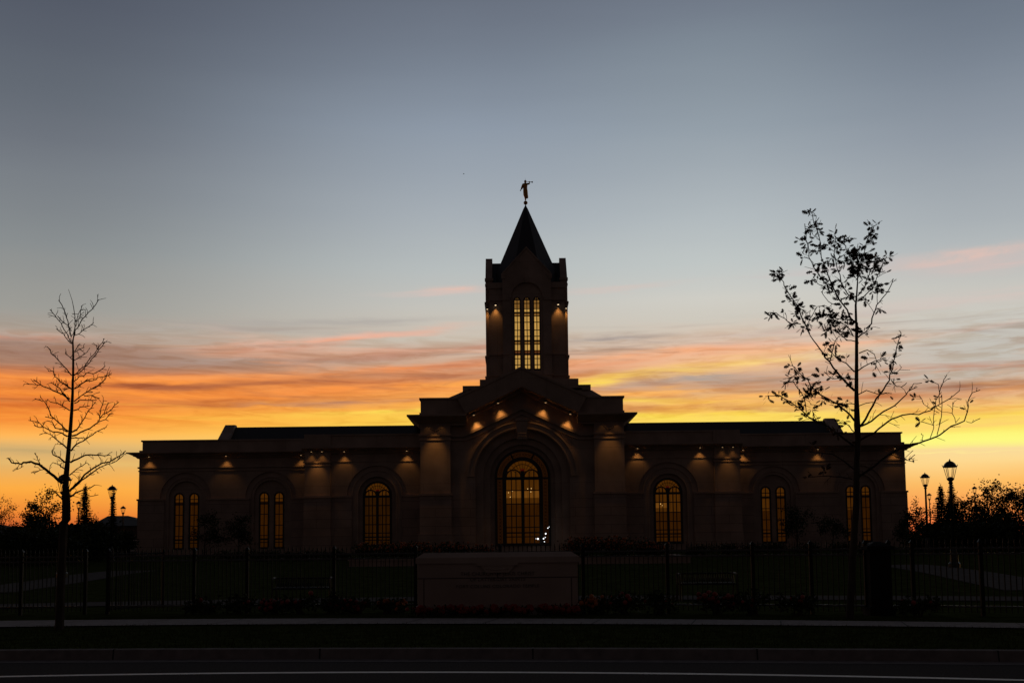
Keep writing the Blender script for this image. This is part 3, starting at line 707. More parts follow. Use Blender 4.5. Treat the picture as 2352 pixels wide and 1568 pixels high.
    lo, hi = xx(9.0, 19.75); mb.box(lo, hi, YI - .08, YI + .5, 10.52, 11.66); mb.box(lo, hi, YI - .16, YI + .5, 11.62, 11.76); mb.box(lo, hi, YI - .2, YI + .4, 10.5, 10.72)
    mb.box(*xx(17.35, 19.78), YI - .22, YI + .4, 10.6, 11.765)
    lo, hi = xx(19.75, 35.3); mb.box(lo, hi, YO - .08, YO + .5, 10.46, 11.54); mb.box(*xx(19.75, 35.42), YO - .16, YO + .6, 11.5, 11.64); mb.box(*xx(19.75, 35.55), YO - .2, YO + .4, 10.44, 10.68)
    mb.box(*xx(34.9, 35.3), YO + .5, 124, 10.46, 11.54); mb.box(*xx(34.8, 35.42), YO + .6, 124, 11.5, 11.64)
    mb.build('parapet', STONE, temple)
    # body behind
    mb = MB(); mb.box(*xx(9.0, 19.8), YI + .72, 124, GZ - .3, 10.7); mb.box(*xx(19.8, 35.58), YO + .68, 124, GZ - .3, 10.7); mb.build('wall', STONE, temple)
    # roof with stone gable end
    ge = 27.55 if s < 0 else 29.25
    lo, hi = xx(9.0, ge + .1); y1, yr, y2 = 105.9, 108.7, 111.5
    mb = MB(); mb.add([(lo, y1, 11.2), (hi, y1, 11.2), (hi, yr, 13.17), (lo, yr, 13.17), (lo, y2, 11.2), (hi, y2, 11.2)], [(0, 1, 2, 3), (3, 2, 5, 4), (0, 3, 4), (1, 5, 2), (0, 4, 5, 1)])
    mb.build('roof', SLATE, temple)
    g0, g1 = xx(ge, ge + .95); mb = MB()
    mb.add([(x, y, z) for x in (g0, g1) for y, z in ((105.5, 10.9), (105.5, 11.62), (108.4, 13.37), (109.0, 13.37), (111.9, 11.62), (111.9, 10.9))],
           [(0, 1, 2, 3, 4, 5), (11, 10, 9, 8, 7, 6)] + [(i, (i + 1) % 6, (i + 1) % 6 + 6, i + 6) for i in range(6)])
    mb.build('gable_coping', STONE, temple)
    for d, e_ in ((10.45, 15), (16.12, 15)): downlight(Xs(d), YI - .34, 10.13, 15)
    for d in (18.1, 19.05): downlight(Xs(d), YI - .58, 10.13, 3, 92, .8)
    spot((Xs(18.55), YI - 1.0, 10.0), (Xs(18.55), YI - .3, 7.0), 20, 62, 1.0)
    for d in (20.5, 27.45, 34.6): downlight(Xs(d), YO - .36, 10.06, 15)
for s in (-1, 1): wing(s)

# --- tower
YT0, YTC = 106.0, 110.0
T = lambda d: XT + d
zs_t = 24.95
mb = MB(); mb.box(T(-3.62), T(3.62), YTC - 3.60, YTC + 3.62, 15.5, 26.4); mb.box(T(-3.74), T(3.74), YTC - 3.74, YTC + 3.74, 25.95, 26.5)
for z in (24.75, 19.5, 17.5): mb.box(T(-3.72), T(3.72), YTC - 3.72, YTC + 3.72, z, z + .16)
mb.build('tower', STONE, temple)
fo = [(T(2.32), 15.5), (T(2.32), 27.26), (T(0), 29.78), (T(-2.32), 27.26), (T(-2.32), 15.5)]
walls('tower_gable', STONE, temple, fo, [arched(T(0), 17.2, zs_t, 1.5)], YT0, YT0 + .16)
walls('tower_wall', STONE, temple, [(T(1.9), 16), (T(1.9), 26.6), (T(-1.9), 26.6), (T(-1.9), 16)], [arched(T(k * .93), 18.0, 24.73, .34) for k in (-1, 0, 1)], YT0 + .16, YT0 + .27)
mb = MB()
def side_gable(s):
    v = [(T(s * 3.3), YTC - 2.32, 15.5), (T(s * 3.3), YTC + 2.32, 15.5), (T(s * 3.3), YTC + 2.32, 27.26), (T(s * 3.3), YTC, 29.78), (T(s * 3.3), YTC - 2.32, 27.26)]
    v += [(T(s * 3.96), y, z) for x, y, z in v]
    MB().add(v, [(0, 1, 2, 3, 4), (9, 8, 7, 6, 5)] + [(i, (i + 1) % 5, (i + 1) % 5 + 5, i + 5) for i in range(5)]).build('tower_gable', STONE, temple)
side_gable(-1); side_gable(1)
mb = MB().prism(fo, YTC + 3.6, YTC + 4.0); mb.build('tower_gable', STONE, temple)
mb = MB()                                              # copings, shoulders, belts of the projecting bays
for i, j in ((1, 2), (2, 3)):
    a, b = fo[i], fo[j]; mb.strip([(a[0], a[1] + .12), (b[0], b[1] + .12)], [(a[0], a[1] - .06), (b[0], b[1] - .06)], YT0 - .08, YT0 + .5)
mb.build('tower_coping', STONE, temple)
for s in (-1, 1):
    MB().box(*sorted((T(s * 2.42), T(s * 1.92))), YT0 - .1, YT0 + .4, 27.06, 27.28).box(*sorted((T(s * 2.42), T(s * 2.02))), YT0 - .08, YT0 + .4, 26.8, 27.06).build('tower_moulding', STONE, temple)
    for z in (24.72, 19.48, 17.5):
        MB().box(*sorted((T(s * 2.4), T(s * 1.6))), YT0 - .09, YT0 + .4, z, z + .2).build('tower_moulding', STONE, temple)
        MB().box(*sorted((T(s * 3.3), T(s * 4.06))), YTC - 2.42, YTC + 2.42, z, z + .2).build('tower_moulding', STONE, temple)
    MB().box(*sorted((T(s * 3.2), T(s * 4.0))), YTC - 2.42, YTC - 1.9, 26.5, 26.7).build('tower_moulding', STONE, temple); MB().box(*sorted((T(s * 3.2), T(s * 4.02))), YTC - 2.44, YTC - 1.9, 27.0, 27.25).build('tower_moulding', STONE, temple)
mb = MB()
mb.strip(arc(T(0), zs_t, 1.72, 0, 180, 32), arc(T(0), zs_t, 1.5, 0, 180, 32), YT0 - .07, YT0 + .02)
mb.prism([(T(-.16), 26.4), (T(.16), 26.4), (T(.22), 26.95), (T(-.22), 26.95)], YT0 - .14, YT0)
mb.build('tower_moulding', STONE, temple)
mb = MB()                                              # cross roofs between gables and spire
mb.add([(T(-3.6), YTC - 2.3, 26.45), (T(3.6), YTC - 2.3, 26.45), (T(3.6), YTC, 29.3), (T(-3.6), YTC, 29.3), (T(3.6), YTC + 2.3, 26.45), (T(-3.6), YTC + 2.3, 26.45)], [(0, 1, 2, 3), (3, 2, 4, 5)])
mb.add([(T(-2.3), YTC - 3.7, 26.45), (T(-2.3), YTC + 3.7, 26.45), (T(0), YTC + 3.7, 29.3), (T(0), YTC - 3.7, 29.3), (T(2.3), YTC + 3.7, 26.45), (T(2.3), YTC - 3.7, 26.45)], [(0, 1, 2, 3), (3, 2, 4, 5)])
mb.build('roof', SLATE, temple)
mb = MB(); k8 = 1 / math.cos(rad(22.5)); o = 0
prof = [(3.58, 26.48), (2.4, 29.36), (.22, 34.77), (.10, 35.0), (.03, 35.2)]
for r, z in prof: mb.v += [(XT + .05 + r * k8 * math.cos(rad(22.5 + 45 * k)), YTC + r * k8 * math.sin(rad(22.5 + 45 * k)), z) for k in range(8)]
mb.f = [(8 * i + k, 8 * i + (k + 1) % 8, 8 * i + 8 + (k + 1) % 8, 8 * i + 8 + k) for i in range(4) for k in range(8)] + [tuple(range(32, 40))]
mb.build('spire', SLATE, temple)
for k in (-1, 0, 1):
    z0 = 18.12; zz = [18.12, 19.46, 20.85, 22.2, 23.56, 24.73]
    rows = []
    for a, b in zip(zz, zz[1:]): rows += [a + (b - a) * .32, a + (b - a) * .76]
    slim_window(T(k * .93), z0, 24.73, .34, YT0 + .30, rows, [(18.12, 19.46, 'tower'), (19.46, 19.9, 'towerred'), (19.9, 20.5, 'tower'), (20.5, 20.85, 'towerdim'), (20.85, 22.2, 'tower'), (22.2, 23.2, 'tower'), (23.2, 23.56, 'towerdim'), (23.56, 23.95, 'tower'), (23.95, 27, 'towerdim')],
                [20.85, 23.56], 1, .10, .08)
for s in (-1, 1):
    x = T(s * 2.98); y = YTC - 3.62 - .3
    b = MB().box(x - .1, x + .1, y - .1, y + .3, 24.28, 24.44).build('wall_light', BRONZE, temple)
    MB().lathe(x, y - .02, [(.07, 24.24), (.08, 24.28)], 10).build('lens', emit('bright_lens', (1, .72, .42), 1.6) if s < 0 else bpy.data.materials['bright_lens'], b)
    spot((x, y + .08, 24.16), (x, y + .12, 22), 20, 80, .7)
    x2 = T(s * 3.8); y2 = YTC - 2.32 - .3
    b = MB().box(x2 - .08, x2 + .08, y2, y2 + .3, 24.2, 24.32).build('wall_light', BRONZE, temple)
    MB().lathe(x2, y2 + .1, [(.05, 24.17), (.06, 24.2)], 10).build('lens', bpy.data.materials['bright_lens'], b)
    spot((x2, y2 + .1, 24.1), (x2, y2 + .12, 22), 14, 70, .7)
mb = MB()

for o in SP: o.parent = temple; o.location = o.location - temple.location

# --- statue on the spire
zb = 35.2
st = thing('statue', 'small gilded robed figure blowing a trumpet on a ball atop the spire', 'statue', (XT + .06, YTC, zb))
sx, sy = XT + .06, YTC
MB().ball((sx, sy, zb + .2), .205, 10).build('ball', GOLD, st, True)
U = 1.98 / (11.2 * 46 * 1.551) * 1.0
def sp(x, y, dy=0.0):                                  # statue outline units -> metres
    k = .0408 * 110 / 108 / 17.37
    return (sx + (x - 590) * k, sy + dy, zb + .2 + (1250 - y) * k)
mb = MB()
rows = [(1150, 585, 25, 25), (1065, 590, 35, 40), (1050, 625, 75, 70), (1000, 618, 88, 75), (900, 595, 98, 78), (750, 588, 96, 72), (640, 582, 86, 66), (560, 585, 88, 68), (470, 580, 100, 60), (430, 580, 92, 52), (405, 590, 40, 40)]
k = .0408 * 110 / 108 / 17.37
o0 = len(mb.v); n = 16
for y, x, rx, ry in rows:
    c = sp(x, y); mb.v += [(c[0] + rx * k * math.cos(a * 2 * math.pi / n), c[1] + ry * k * math.sin(a * 2 * math.pi / n), c[2]) for a in range(n)]
mb.f = [(n * i + a, n * i + (a + 1) % n, n * i + n + (a + 1) % n, n * i + n + a) for i in range(len(rows) - 1) for a in range(n)] + [tuple(range(n))[::-1], tuple(range(n * (len(rows) - 1), n * len(rows)))]
hc = sp(588, 342); mb.ball(hc, 52 * k, 8, 1.22)
mb.tube([sp(588, 420), sp(588, 370)], 30 * k, 8)
mb.tube([sp(500, 450), sp(470, 540), sp(440, 620), sp(425, 660)], [42 * k, 44 * k, 40 * k, 36 * k], 8)
mb.tube([sp(430, 640), sp(400, 690), sp(385, 730)], [22 * k, 18 * k, 22 * k], 8); mb.ball(sp(382, 725), 24 * k, 6)
mb.tube([sp(650, 455), sp(700, 450, -.04), sp(755, 450, -.07)], [42 * k, 40 * k, 34 * k], 8)
mb.tube([sp(755, 455, -.07), sp(762, 410, -.08), sp(755, 370, -.08)], [28 * k, 20 * k, 22 * k], 8); mb.ball(sp(752, 365, -.08), 27 * k, 6)
fig = mb.build('figure', GOLD, st, True)
rm = fig.modifiers.new('fuse', 'REMESH'); rm.mode = 'VOXEL'; rm.voxel_size = .022; rm.use_smooth_shade = True
mb = MB(); mb.tube([sp(630, 366, -.08), sp(700, 366, -.08), sp(800, 375, -.08), sp(845, 378, -.08), sp(880, 380, -.08), sp(900, 381, -.08)], [7 * k, 8 * k, 10 * k, 18 * k, 32 * k, 36 * k], 10); mb.build('trumpet', GOLD, st, True)
mb = MB(); mb.tube([sp(586, 290), sp(586, 200)], 4 * k, 5); mb.build('lightning_rod', IRON, st)

# --- added glowing beads imitating reflections in the big window's lower right corner
gl = emit('reflection_glow', (.92, .95, 1), 2.2)
lt = thing('reflection_beads', 'cluster of small white glowing beads imitating reflections in the lower right corner of the central window', 'lights', (X(2), YB - .4, 1.2))
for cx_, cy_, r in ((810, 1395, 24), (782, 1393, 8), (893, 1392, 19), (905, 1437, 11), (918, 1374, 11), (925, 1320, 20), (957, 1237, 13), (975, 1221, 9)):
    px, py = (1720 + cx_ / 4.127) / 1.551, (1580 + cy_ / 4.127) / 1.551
    p = P(px, py, YB - .35 + R.uniform(-.1, .1)); b = MB().tube([p + Vector((0, .02, 0)), p + Vector((0, .3, 0))], .012, 5).build('stem', BRONZE, lt)  # added stem that only carries a reflection bead
    MB().ball(p, r * .0058 * .55, 7).build('reflection_bead', gl, b, True)

# ------------------------------------------------------------------ planter wall in front of the temple
pw = thing('planter', 'long low stone planter wall across the lawn in front of the temple', 'planter', (X(0), 60, .4))
a, b = P(802, 1290, 60).x, P(1586, 1290, 60).x
mb = MB().box(a, b, 60, 60.4, .3, .84); mb.box(a, a + .4, 60.4, 66, .3, .84); mb.box(b - .4, b, 60.4, 66, .3, .84); mb.build('wall', BASE, pw)
mb = MB().box(a - .06, b + .06, 59.94, 60.46, .84, .94); mb.box(a - .06, a + .46, 60.46, 66, .84, .94); mb.box(b - .46, b + .06, 60.46, 66, .84, .94); mb.build('coping', STONE, pw)
mb = MB().box(a + .4, b - .4, 60.4, 66, .3, .86); mb.build('soil', SOIL, pw)

# ------------------------------------------------------------------ plants
def bush(name, label, cat, c, rx, ry, h, n, M, leaf=.12, flower=None, fn=0, group=None):
    """bushy plant: woody stems, loose leaves, and blossoms when it has them"""
    x, y, z = c; t = thing(name, label, cat, c, group)
    mb = MB()
    for i in range(7):
        a = R.uniform(0, 6.28); q = R.uniform(.3, .8)
        mb.tube([(x + R.uniform(-.1, .1), y + R.uniform(-.1, .1), z), (x + rx * q * .5 * math.cos(a), y + ry * q * .5 * math.sin(a), z + h * .45), (x + rx * q * math.cos(a), y + ry * q * math.sin(a), z + h * R.uniform(.6, .95))], [.02, .014, .006], 4)
    mb.build('stems', BARK, t)
    mb = MB(); fl = MB()
    lumps = [(R.uniform(-.7, .7), R.uniform(-.7, .7), R.uniform(.3, .8), R.uniform(.25, .5)) for _ in range(9)]
    for i in range(n):
        lx, ly, lz, lr = R.choice(lumps)
        p = (x + (lx + R.gauss(0, lr * .55)) * rx, y + (ly + R.gauss(0, lr * .55)) * ry, z + max(.02, min(1.05, lz + R.gauss(0, lr * .5))) * h)
        mb.leaf(p, leaf * R.uniform(.6, 1.3), leaf * .3)
    mb.build('foliage', M, t)
    if flower:
        for i in range(fn):
            lx, ly, lz, lr = R.choice(lumps)
            fl.ball((x + (lx + R.gauss(0, lr * .5)) * rx, y + (ly + R.gauss(0, lr * .5)) * ry - .1 * ry, z + max(.1, min(1.08, lz + abs(R.gauss(.1, lr * .45)))) * h), R.uniform(.03, .06) * max(1, leaf / .12), 4)
        fl.build('blossoms', flower, t)
    return t
def skel(mb, leaves, p, d, L, r, depth, spread=.55, leafn=3, leaf=.16):
    """grow one limb and its forks"""
    segs = 4; pts = [p]; q = p
    for i in range(segs):
        d = (d + Vector((R.gauss(0, .12), R.gauss(0, .12), R.gauss(.03, .08)))).normalized(); q = q + d * (L / segs); pts.append(q)
    mb.tube(pts, [r * (1 - .55 * i / segs) for i in range(segs + 1)], 5 if r > .02 else 3, False)
    if depth == 0:
        for t in pts[1:]:
            for _ in range(leafn): leaves.leaf(t + Vector((R.gauss(0, .18), R.gauss(0, .18), R.gauss(0, .15))) * max(1, leaf / .16), leaf * R.uniform(.6, 1.3), leaf * .32)
        return
    for i in range(R.choice((2, 3, 3))):
        nd = (d + Vector((R.gauss(0, spread), R.gauss(0, spread), R.gauss(.1, spread * .6)))).normalized()
        skel(mb, leaves, pts[R.choice((2, 3, 4, 4))], nd, L * R.uniform(.55, .85), r * .5, depth - 1, spread, leafn, leaf)
def tree(name, label, x, y, h, r, depth=4, leafn=3, leaf=.18, limbs=7, M=None, group=None, low=.3, cat='tree'):
    z = gz(x, y); t = thing(name, label, cat, (x, y, z), group); h *= .84
    mb = MB(); lv = MB(); top = h * .7
    mb.tube([(x, y, z - .1), (x + R.gauss(0, .05), y, z + h * .3), (x + R.gauss(0, .1), y, z + top)], [h * .022, h * .015, h * .006], 7)
    for i in range(limbs):
        f = low + (.68 - low) * i / limbs; a = R.uniform(0, 6.28); k = r * R.uniform(.5, .8) * (1 - .35 * f)
        skel(mb, lv, Vector((x, y, z + h * f)), Vector((math.cos(a), math.sin(a), R.uniform(.5, 1.1))), k, h * .008, depth - 2, .6, leafn, leaf)
    skel(mb, lv, Vector((x, y, z + top * .85)), Vector((0, 0, 1)), h * .22, h * .008, depth - 2, .5, leafn, leaf)
    mb.build('trunk', BARK, t); lv.build('crown', M or LEAF, t); return t
def spruce(label, x, y, h, r, group=None, dens=1.0):
    z = gz(x, y); t = thing('spruce', label, 'tree', (x, y, z), group)
    MB().tube([(x, y, z - .1), (x, y, z + h)], [h * .02, .012], 6).build('trunk', BARK, t)
    mb = MB(); nt_ = int(h * 7)
    for i in range(nt_):
        f = i / nt_; zz = z + .3 + (h - .35) * f; rr = r * (1 - f) ** .85 * R.uniform(.8, 1.12) + .06
        for k in range(int((12 - 5 * f) * dens) + 3):
            a = R.uniform(0, 6.28); l = rr * R.uniform(.7, 1.1); n = max(3, int(l / .11))
            for j in range(n):
                s = (j + .6) / n; p = (x + math.cos(a) * l * s, y + math.sin(a) * l * s, zz - .22 * l * s + .10 * l * s * s)
                for q in (-.9, .9, 0): mb.leaf(p, (.15 + .12 * (1 - s)) * (.45 + .55 * min(1, r)) * (1.1 - .5 * f), .042 * (.6 + .4 * min(1, r)), Vector((math.cos(a + q), math.sin(a + q), R.uniform(-.3, .35))))
    for j in range(int(h * r * 160)):                       # the dark inner twigs that close the crown
        f = R.random() ** 1.4; a = R.uniform(0, 6.28); q = r * (1 - f) * .75 * math.sqrt(R.random())
        mb.leaf((x + q * math.cos(a), y + q * math.sin(a), z + .2 + (h - .5) * f), .2, .05)
    for j in range(12): mb.leaf((x, y, z + h - .3 + .03 * j), .14, .025, Vector((R.gauss(0, 1), R.gauss(0, 1), .9)))
    mb.build('crown', NEEDLE, t); return t

# ------------------------------------------------------------------ street trees (traced limbs, given their own depth)
cv = lambda ox, oy, s: (lambda x, y: ((ox + x / s) / 1.551, (oy + y / s) / 1.551))
C5, C6 = cv(150, 1000, 3.92), cv(0, 1350, 3.137); CA, CB = cv(2700, 720, 3.267), cv(2700, 1150, 2.4125)
def limb(mb, pts, Y0, r0, r1, dyend, twigs=1.0, tl=.22, tips=None):
    """one limb: pixel outline -> points that also run toward or away from the camera"""
    n = len(pts); out = []
    dense = []
    for i in range(n - 1):
        for t in (0, .5): dense.append((pts[i][0] + (pts[i + 1][0] - pts[i][0]) * t, pts[i][1] + (pts[i + 1][1] - pts[i][1]) * t))
    dense.append(pts[-1]); n = len(dense)
    for i, p in enumerate(dense):
        f = i / (n - 1); q = P(p[0], p[1], Y0 + dyend * f)
        if 0 < i < n - 1: q += Vector((R.gauss(0, .006), R.gauss(0, .02), R.gauss(0, .006)))
        out.append(q)
    mb.tube(out, [r0 + (r1 - r0) * (i / (n - 1)) ** .8 for i in range(n)], 6 if r0 > .02 else 4)
    for i in range(1, n):
        a, b = out[i - 1], out[i]; seg = (b - a); m_ = seg.length * twigs * 9
        for _ in range(int(m_) + (R.random() < m_ % 1)):
            p = a + seg * R.random(); d = seg.normalized(); s = R.choice((-1, 1))
            side = Vector((d.z, 0, -d.x)) * s + Vector((0, R.gauss(0, .7), 0))
            dd = (d * R.uniform(.4, 1.1) + side.normalized() * R.uniform(.5, 1.0)).normalized(); L = tl * R.uniform(.2, 1.0)
            e = p + dd * L; mid = p + dd * L * .5 + Vector((R.gauss(0, .01), 0, R.gauss(.01, .01)))
            mb.tube([p, mid, e], [max(r1 * .8, .0062), .0052, .004], 3, False)
            if tips is not None: tips.append((e, dd))
            if R.random() < .45:
                d2 = (dd + Vector((R.gauss(0, .5), R.gauss(0, .5), R.gauss(0, .5)))).normalized(); mb.tube([mid, mid + d2 * L * .45], [.005, .004], 3, False)
    return out
YL = 21.2
lt_ = thing('bare_tree', 'slim leafless street tree with upswept branches, on the verge at the far left', 'tree', P(136, 1448, YL))
base = P(136, 1452, YL)
trunk = [(136, 1452), (137, 1430), (140, 1330), (146, 1200)] + [C6(*p) for p in ((745, 1568), (742, 1300), (738, 1190), (745, 1050), (757, 900), (768, 780), (785, 560), (800, 350), (810, 150), (815, 0))] + [C5(*p) for p in ((430, 1400), (435, 1200), (433, 1000), (427, 850), (440, 780), (460, 640), (458, 500), (440, 370), (420, 270), (370, 120))]
wid = [24, 20, 19, 19, 18.5, 19, 14, 12.5, 10.5, 9.5, 8.5, 7.5, 6.2, 5.5, 5.4, 5.2, 4.6, 3.8, 2.6, 2.2, 1.9, 1.6, 1.2, .8]
mb = MB(); mp = YL / F
mb.tube([P(x, y, YL) + Vector((0, R.gauss(0, .008), 0)) for x, y in trunk], [w * mp / 2 for w in wid], 9); mb.build('trunk', BARK, lt_)
LB = [(C6, .032, [(700, 1160), (600, 1080), (510, 1010), (430, 945), (350, 928), (260, 935), (200, 945), (130, 925), (88, 880)]), (C6, .007, [(450, 950), (430, 890), (385, 825)]), (C6, .006, [(520, 1010), (450, 1020), (370, 1045)]), (C6, .006, [(215, 955), (190, 1010)]),
      (C6, .022, [(785, 1310), (850, 1270), (950, 1230), (1060, 1180)]), (C6, .022, [(775, 1250), (840, 1180), (940, 1070), (1040, 990), (1150, 940), (1280, 890), (1370, 840), (1405, 800)]), (C6, .02, [(780, 1240), (870, 1170), (960, 1090), (1060, 1020), (1200, 950), (1300, 915), (1380, 850)]),
      (C6, .02, [(785, 930), (860, 890), (950, 850), (1080, 850), (1170, 860), (1230, 845)]), (C6, .014, [(780, 1070), (860, 1000), (970, 930)]), (C6, .01, [(900, 1350), (960, 1320), (1020, 1305), (1100, 1290)]), (C6, .018, [(725, 930), (660, 870), (590, 840), (580, 795)]),
      (C6, .015, [(720, 1000), (660, 950), (590, 930)]), (C6, .014, [(690, 1340), (660, 1290), (600, 1240)]), (C6, .016, [(745, 770), (660, 700), (570, 620), (480, 575)]), (C6, .016, [(755, 640), (690, 605), (600, 590), (500, 545), (380, 515)]), (C6, .009, [(490, 540), (430, 480), (320, 460)]),
      (C6, .02, [(760, 580), (690, 510), (600, 440), (550, 360), (500, 260), (450, 200)]), (C6, .009, [(600, 440), (505, 420)]), (C6, .008, [(480, 250), (390, 220)]), (C6, .012, [(755, 590), (690, 560), (620, 545), (590, 480), (530, 465)]), (C6, .013, [(780, 350), (700, 300), (640, 265), (560, 255)]),
      (C6, .014, [(780, 250), (730, 180), (670, 110), (600, 60), (570, 35)]), (C6, .015, [(780, 220), (700, 170), (600, 130), (520, 100), (450, 60), (375, 5)]), (C6, .007, [(450, 68), (300, 55)]), (C6, .013, [(795, 110), (720, 60), (650, 10)]), (C6, .016, [(795, 800), (850, 730), (930, 690), (1000, 640), (1070, 590), (1190, 535)]),
      (C6, .018, [(805, 635), (900, 600), (1000, 545), (1090, 480), (1150, 400), (1240, 340), (1330, 255)]), (C6, .011, [(1060, 510), (1180, 450), (1250, 370)]), (C6, .009, [(1110, 430), (1130, 330), (1155, 240)]), (C6, .008, [(1160, 390), (1210, 260)]), (C6, .016, [(805, 590), (880, 540), (950, 440), (980, 370), (1030, 320), (1070, 255)]),
      (C6, .011, [(800, 660), (880, 660), (940, 655)]), (C6, .012, [(825, 350), (900, 310), (1000, 300)]), (C6, .011, [(830, 270), (900, 230), (1080, 235)]), (C6, .015, [(830, 250), (900, 190), (990, 120), (1080, 80), (1180, 0)]), (C6, .014, [(835, 100), (900, 70), (960, 30), (1080, 5)]), (C6, .009, [(940, 190), (1030, 180), (1115, 215)]),
      (C5, .013, [(400, 1500), (330, 1450), (240, 1400), (180, 1330), (155, 1260), (85, 1260)]), (C5, .013, [(410, 1320), (330, 1230), (260, 1140), (180, 1060), (130, 1010), (70, 920)]), (C5, .009, [(410, 880), (340, 820), (290, 750), (200, 670)]), (C5, .01, [(415, 870), (340, 730), (280, 630), (230, 540), (110, 400)]),
      (C5, .011, [(405, 780), (380, 680), (355, 560), (340, 470), (310, 400), (230, 270)]), (C5, .008, [(410, 700), (360, 630), (260, 550), (215, 490)]), (C5, .011, [(440, 790), (470, 690), (520, 600), (560, 540), (620, 480), (690, 400), (790, 260)]), (C5, .008, [(460, 760), (560, 710), (650, 640), (720, 585)]),
      (C5, .012, [(450, 1510), (540, 1450), (620, 1390), (700, 1370), (800, 1350), (890, 1330), (970, 1305)]), (C5, .012, [(600, 1568), (700, 1510), (780, 1460), (880, 1380), (910, 1285)]), (C5, .012, [(450, 1320), (540, 1230), (640, 1130), (720, 1020), (800, 900), (865, 810)]), (C5, .011, [(450, 1310), (560, 1240), (660, 1140), (720, 1070), (800, 960), (870, 850)]),
      (C5, .01, [(450, 1400), (520, 1340), (640, 1290), (720, 1300), (820, 1240), (880, 1190)]), (C5, .009, [(450, 1110), (520, 1060), (640, 985)]), (C5, .008, [(455, 1000), (520, 960), (590, 930)]), (C5, .007, [(455, 990), (490, 930), (530, 880)]), (C5, .007, [(470, 640), (500, 560), (540, 420), (550, 350)]), (C5, .006, [(465, 580), (510, 470), (540, 400)]), (C5, .007, [(420, 1100), (370, 1050), (325, 1000)])]
mb = MB()
for c, r, pts in LB: limb(mb, [c(*p) for p in pts], YL, r, max(.0075, r * .35), R.uniform(-.6, .6) * min(1, r / .012), 1.5, .17)
mb.build('branches', BARK, lt_)

YR = 21.6
rt_ = thing('oak_tree', 'young street oak with dry lobed leaves still on it, on the verge at right', 'tree', P(1952, 1444, YR))
trunk = [(1951, 1446), (1952, 1425), (1955, 1360), (1960, 1250)] + [CB(*p) for p in ((845, 1560), (848, 1200), (860, 1000), (855, 880), (848, 600), (848, 300), (848, 0))] + [CA(*p) for p in ((1140, 1400), (1138, 1200), (1150, 1100), (1160, 950), (1165, 750), (1160, 640), (1150, 560))]
wid = [25, 19, 17, 16, 15.5, 14.5, 13, 15, 9.5, 8, 7, 6, 5, 4, 3.2, 2.2, 1.5, 1]
mb = MB(); mp = YR / F
mb.tube([P(x, y, YR) + Vector((0, R.gauss(0, .008), 0)) for x, y in trunk], [w * mp / 2 for w in wid], 9); mb.build('trunk', BARK, rt_)
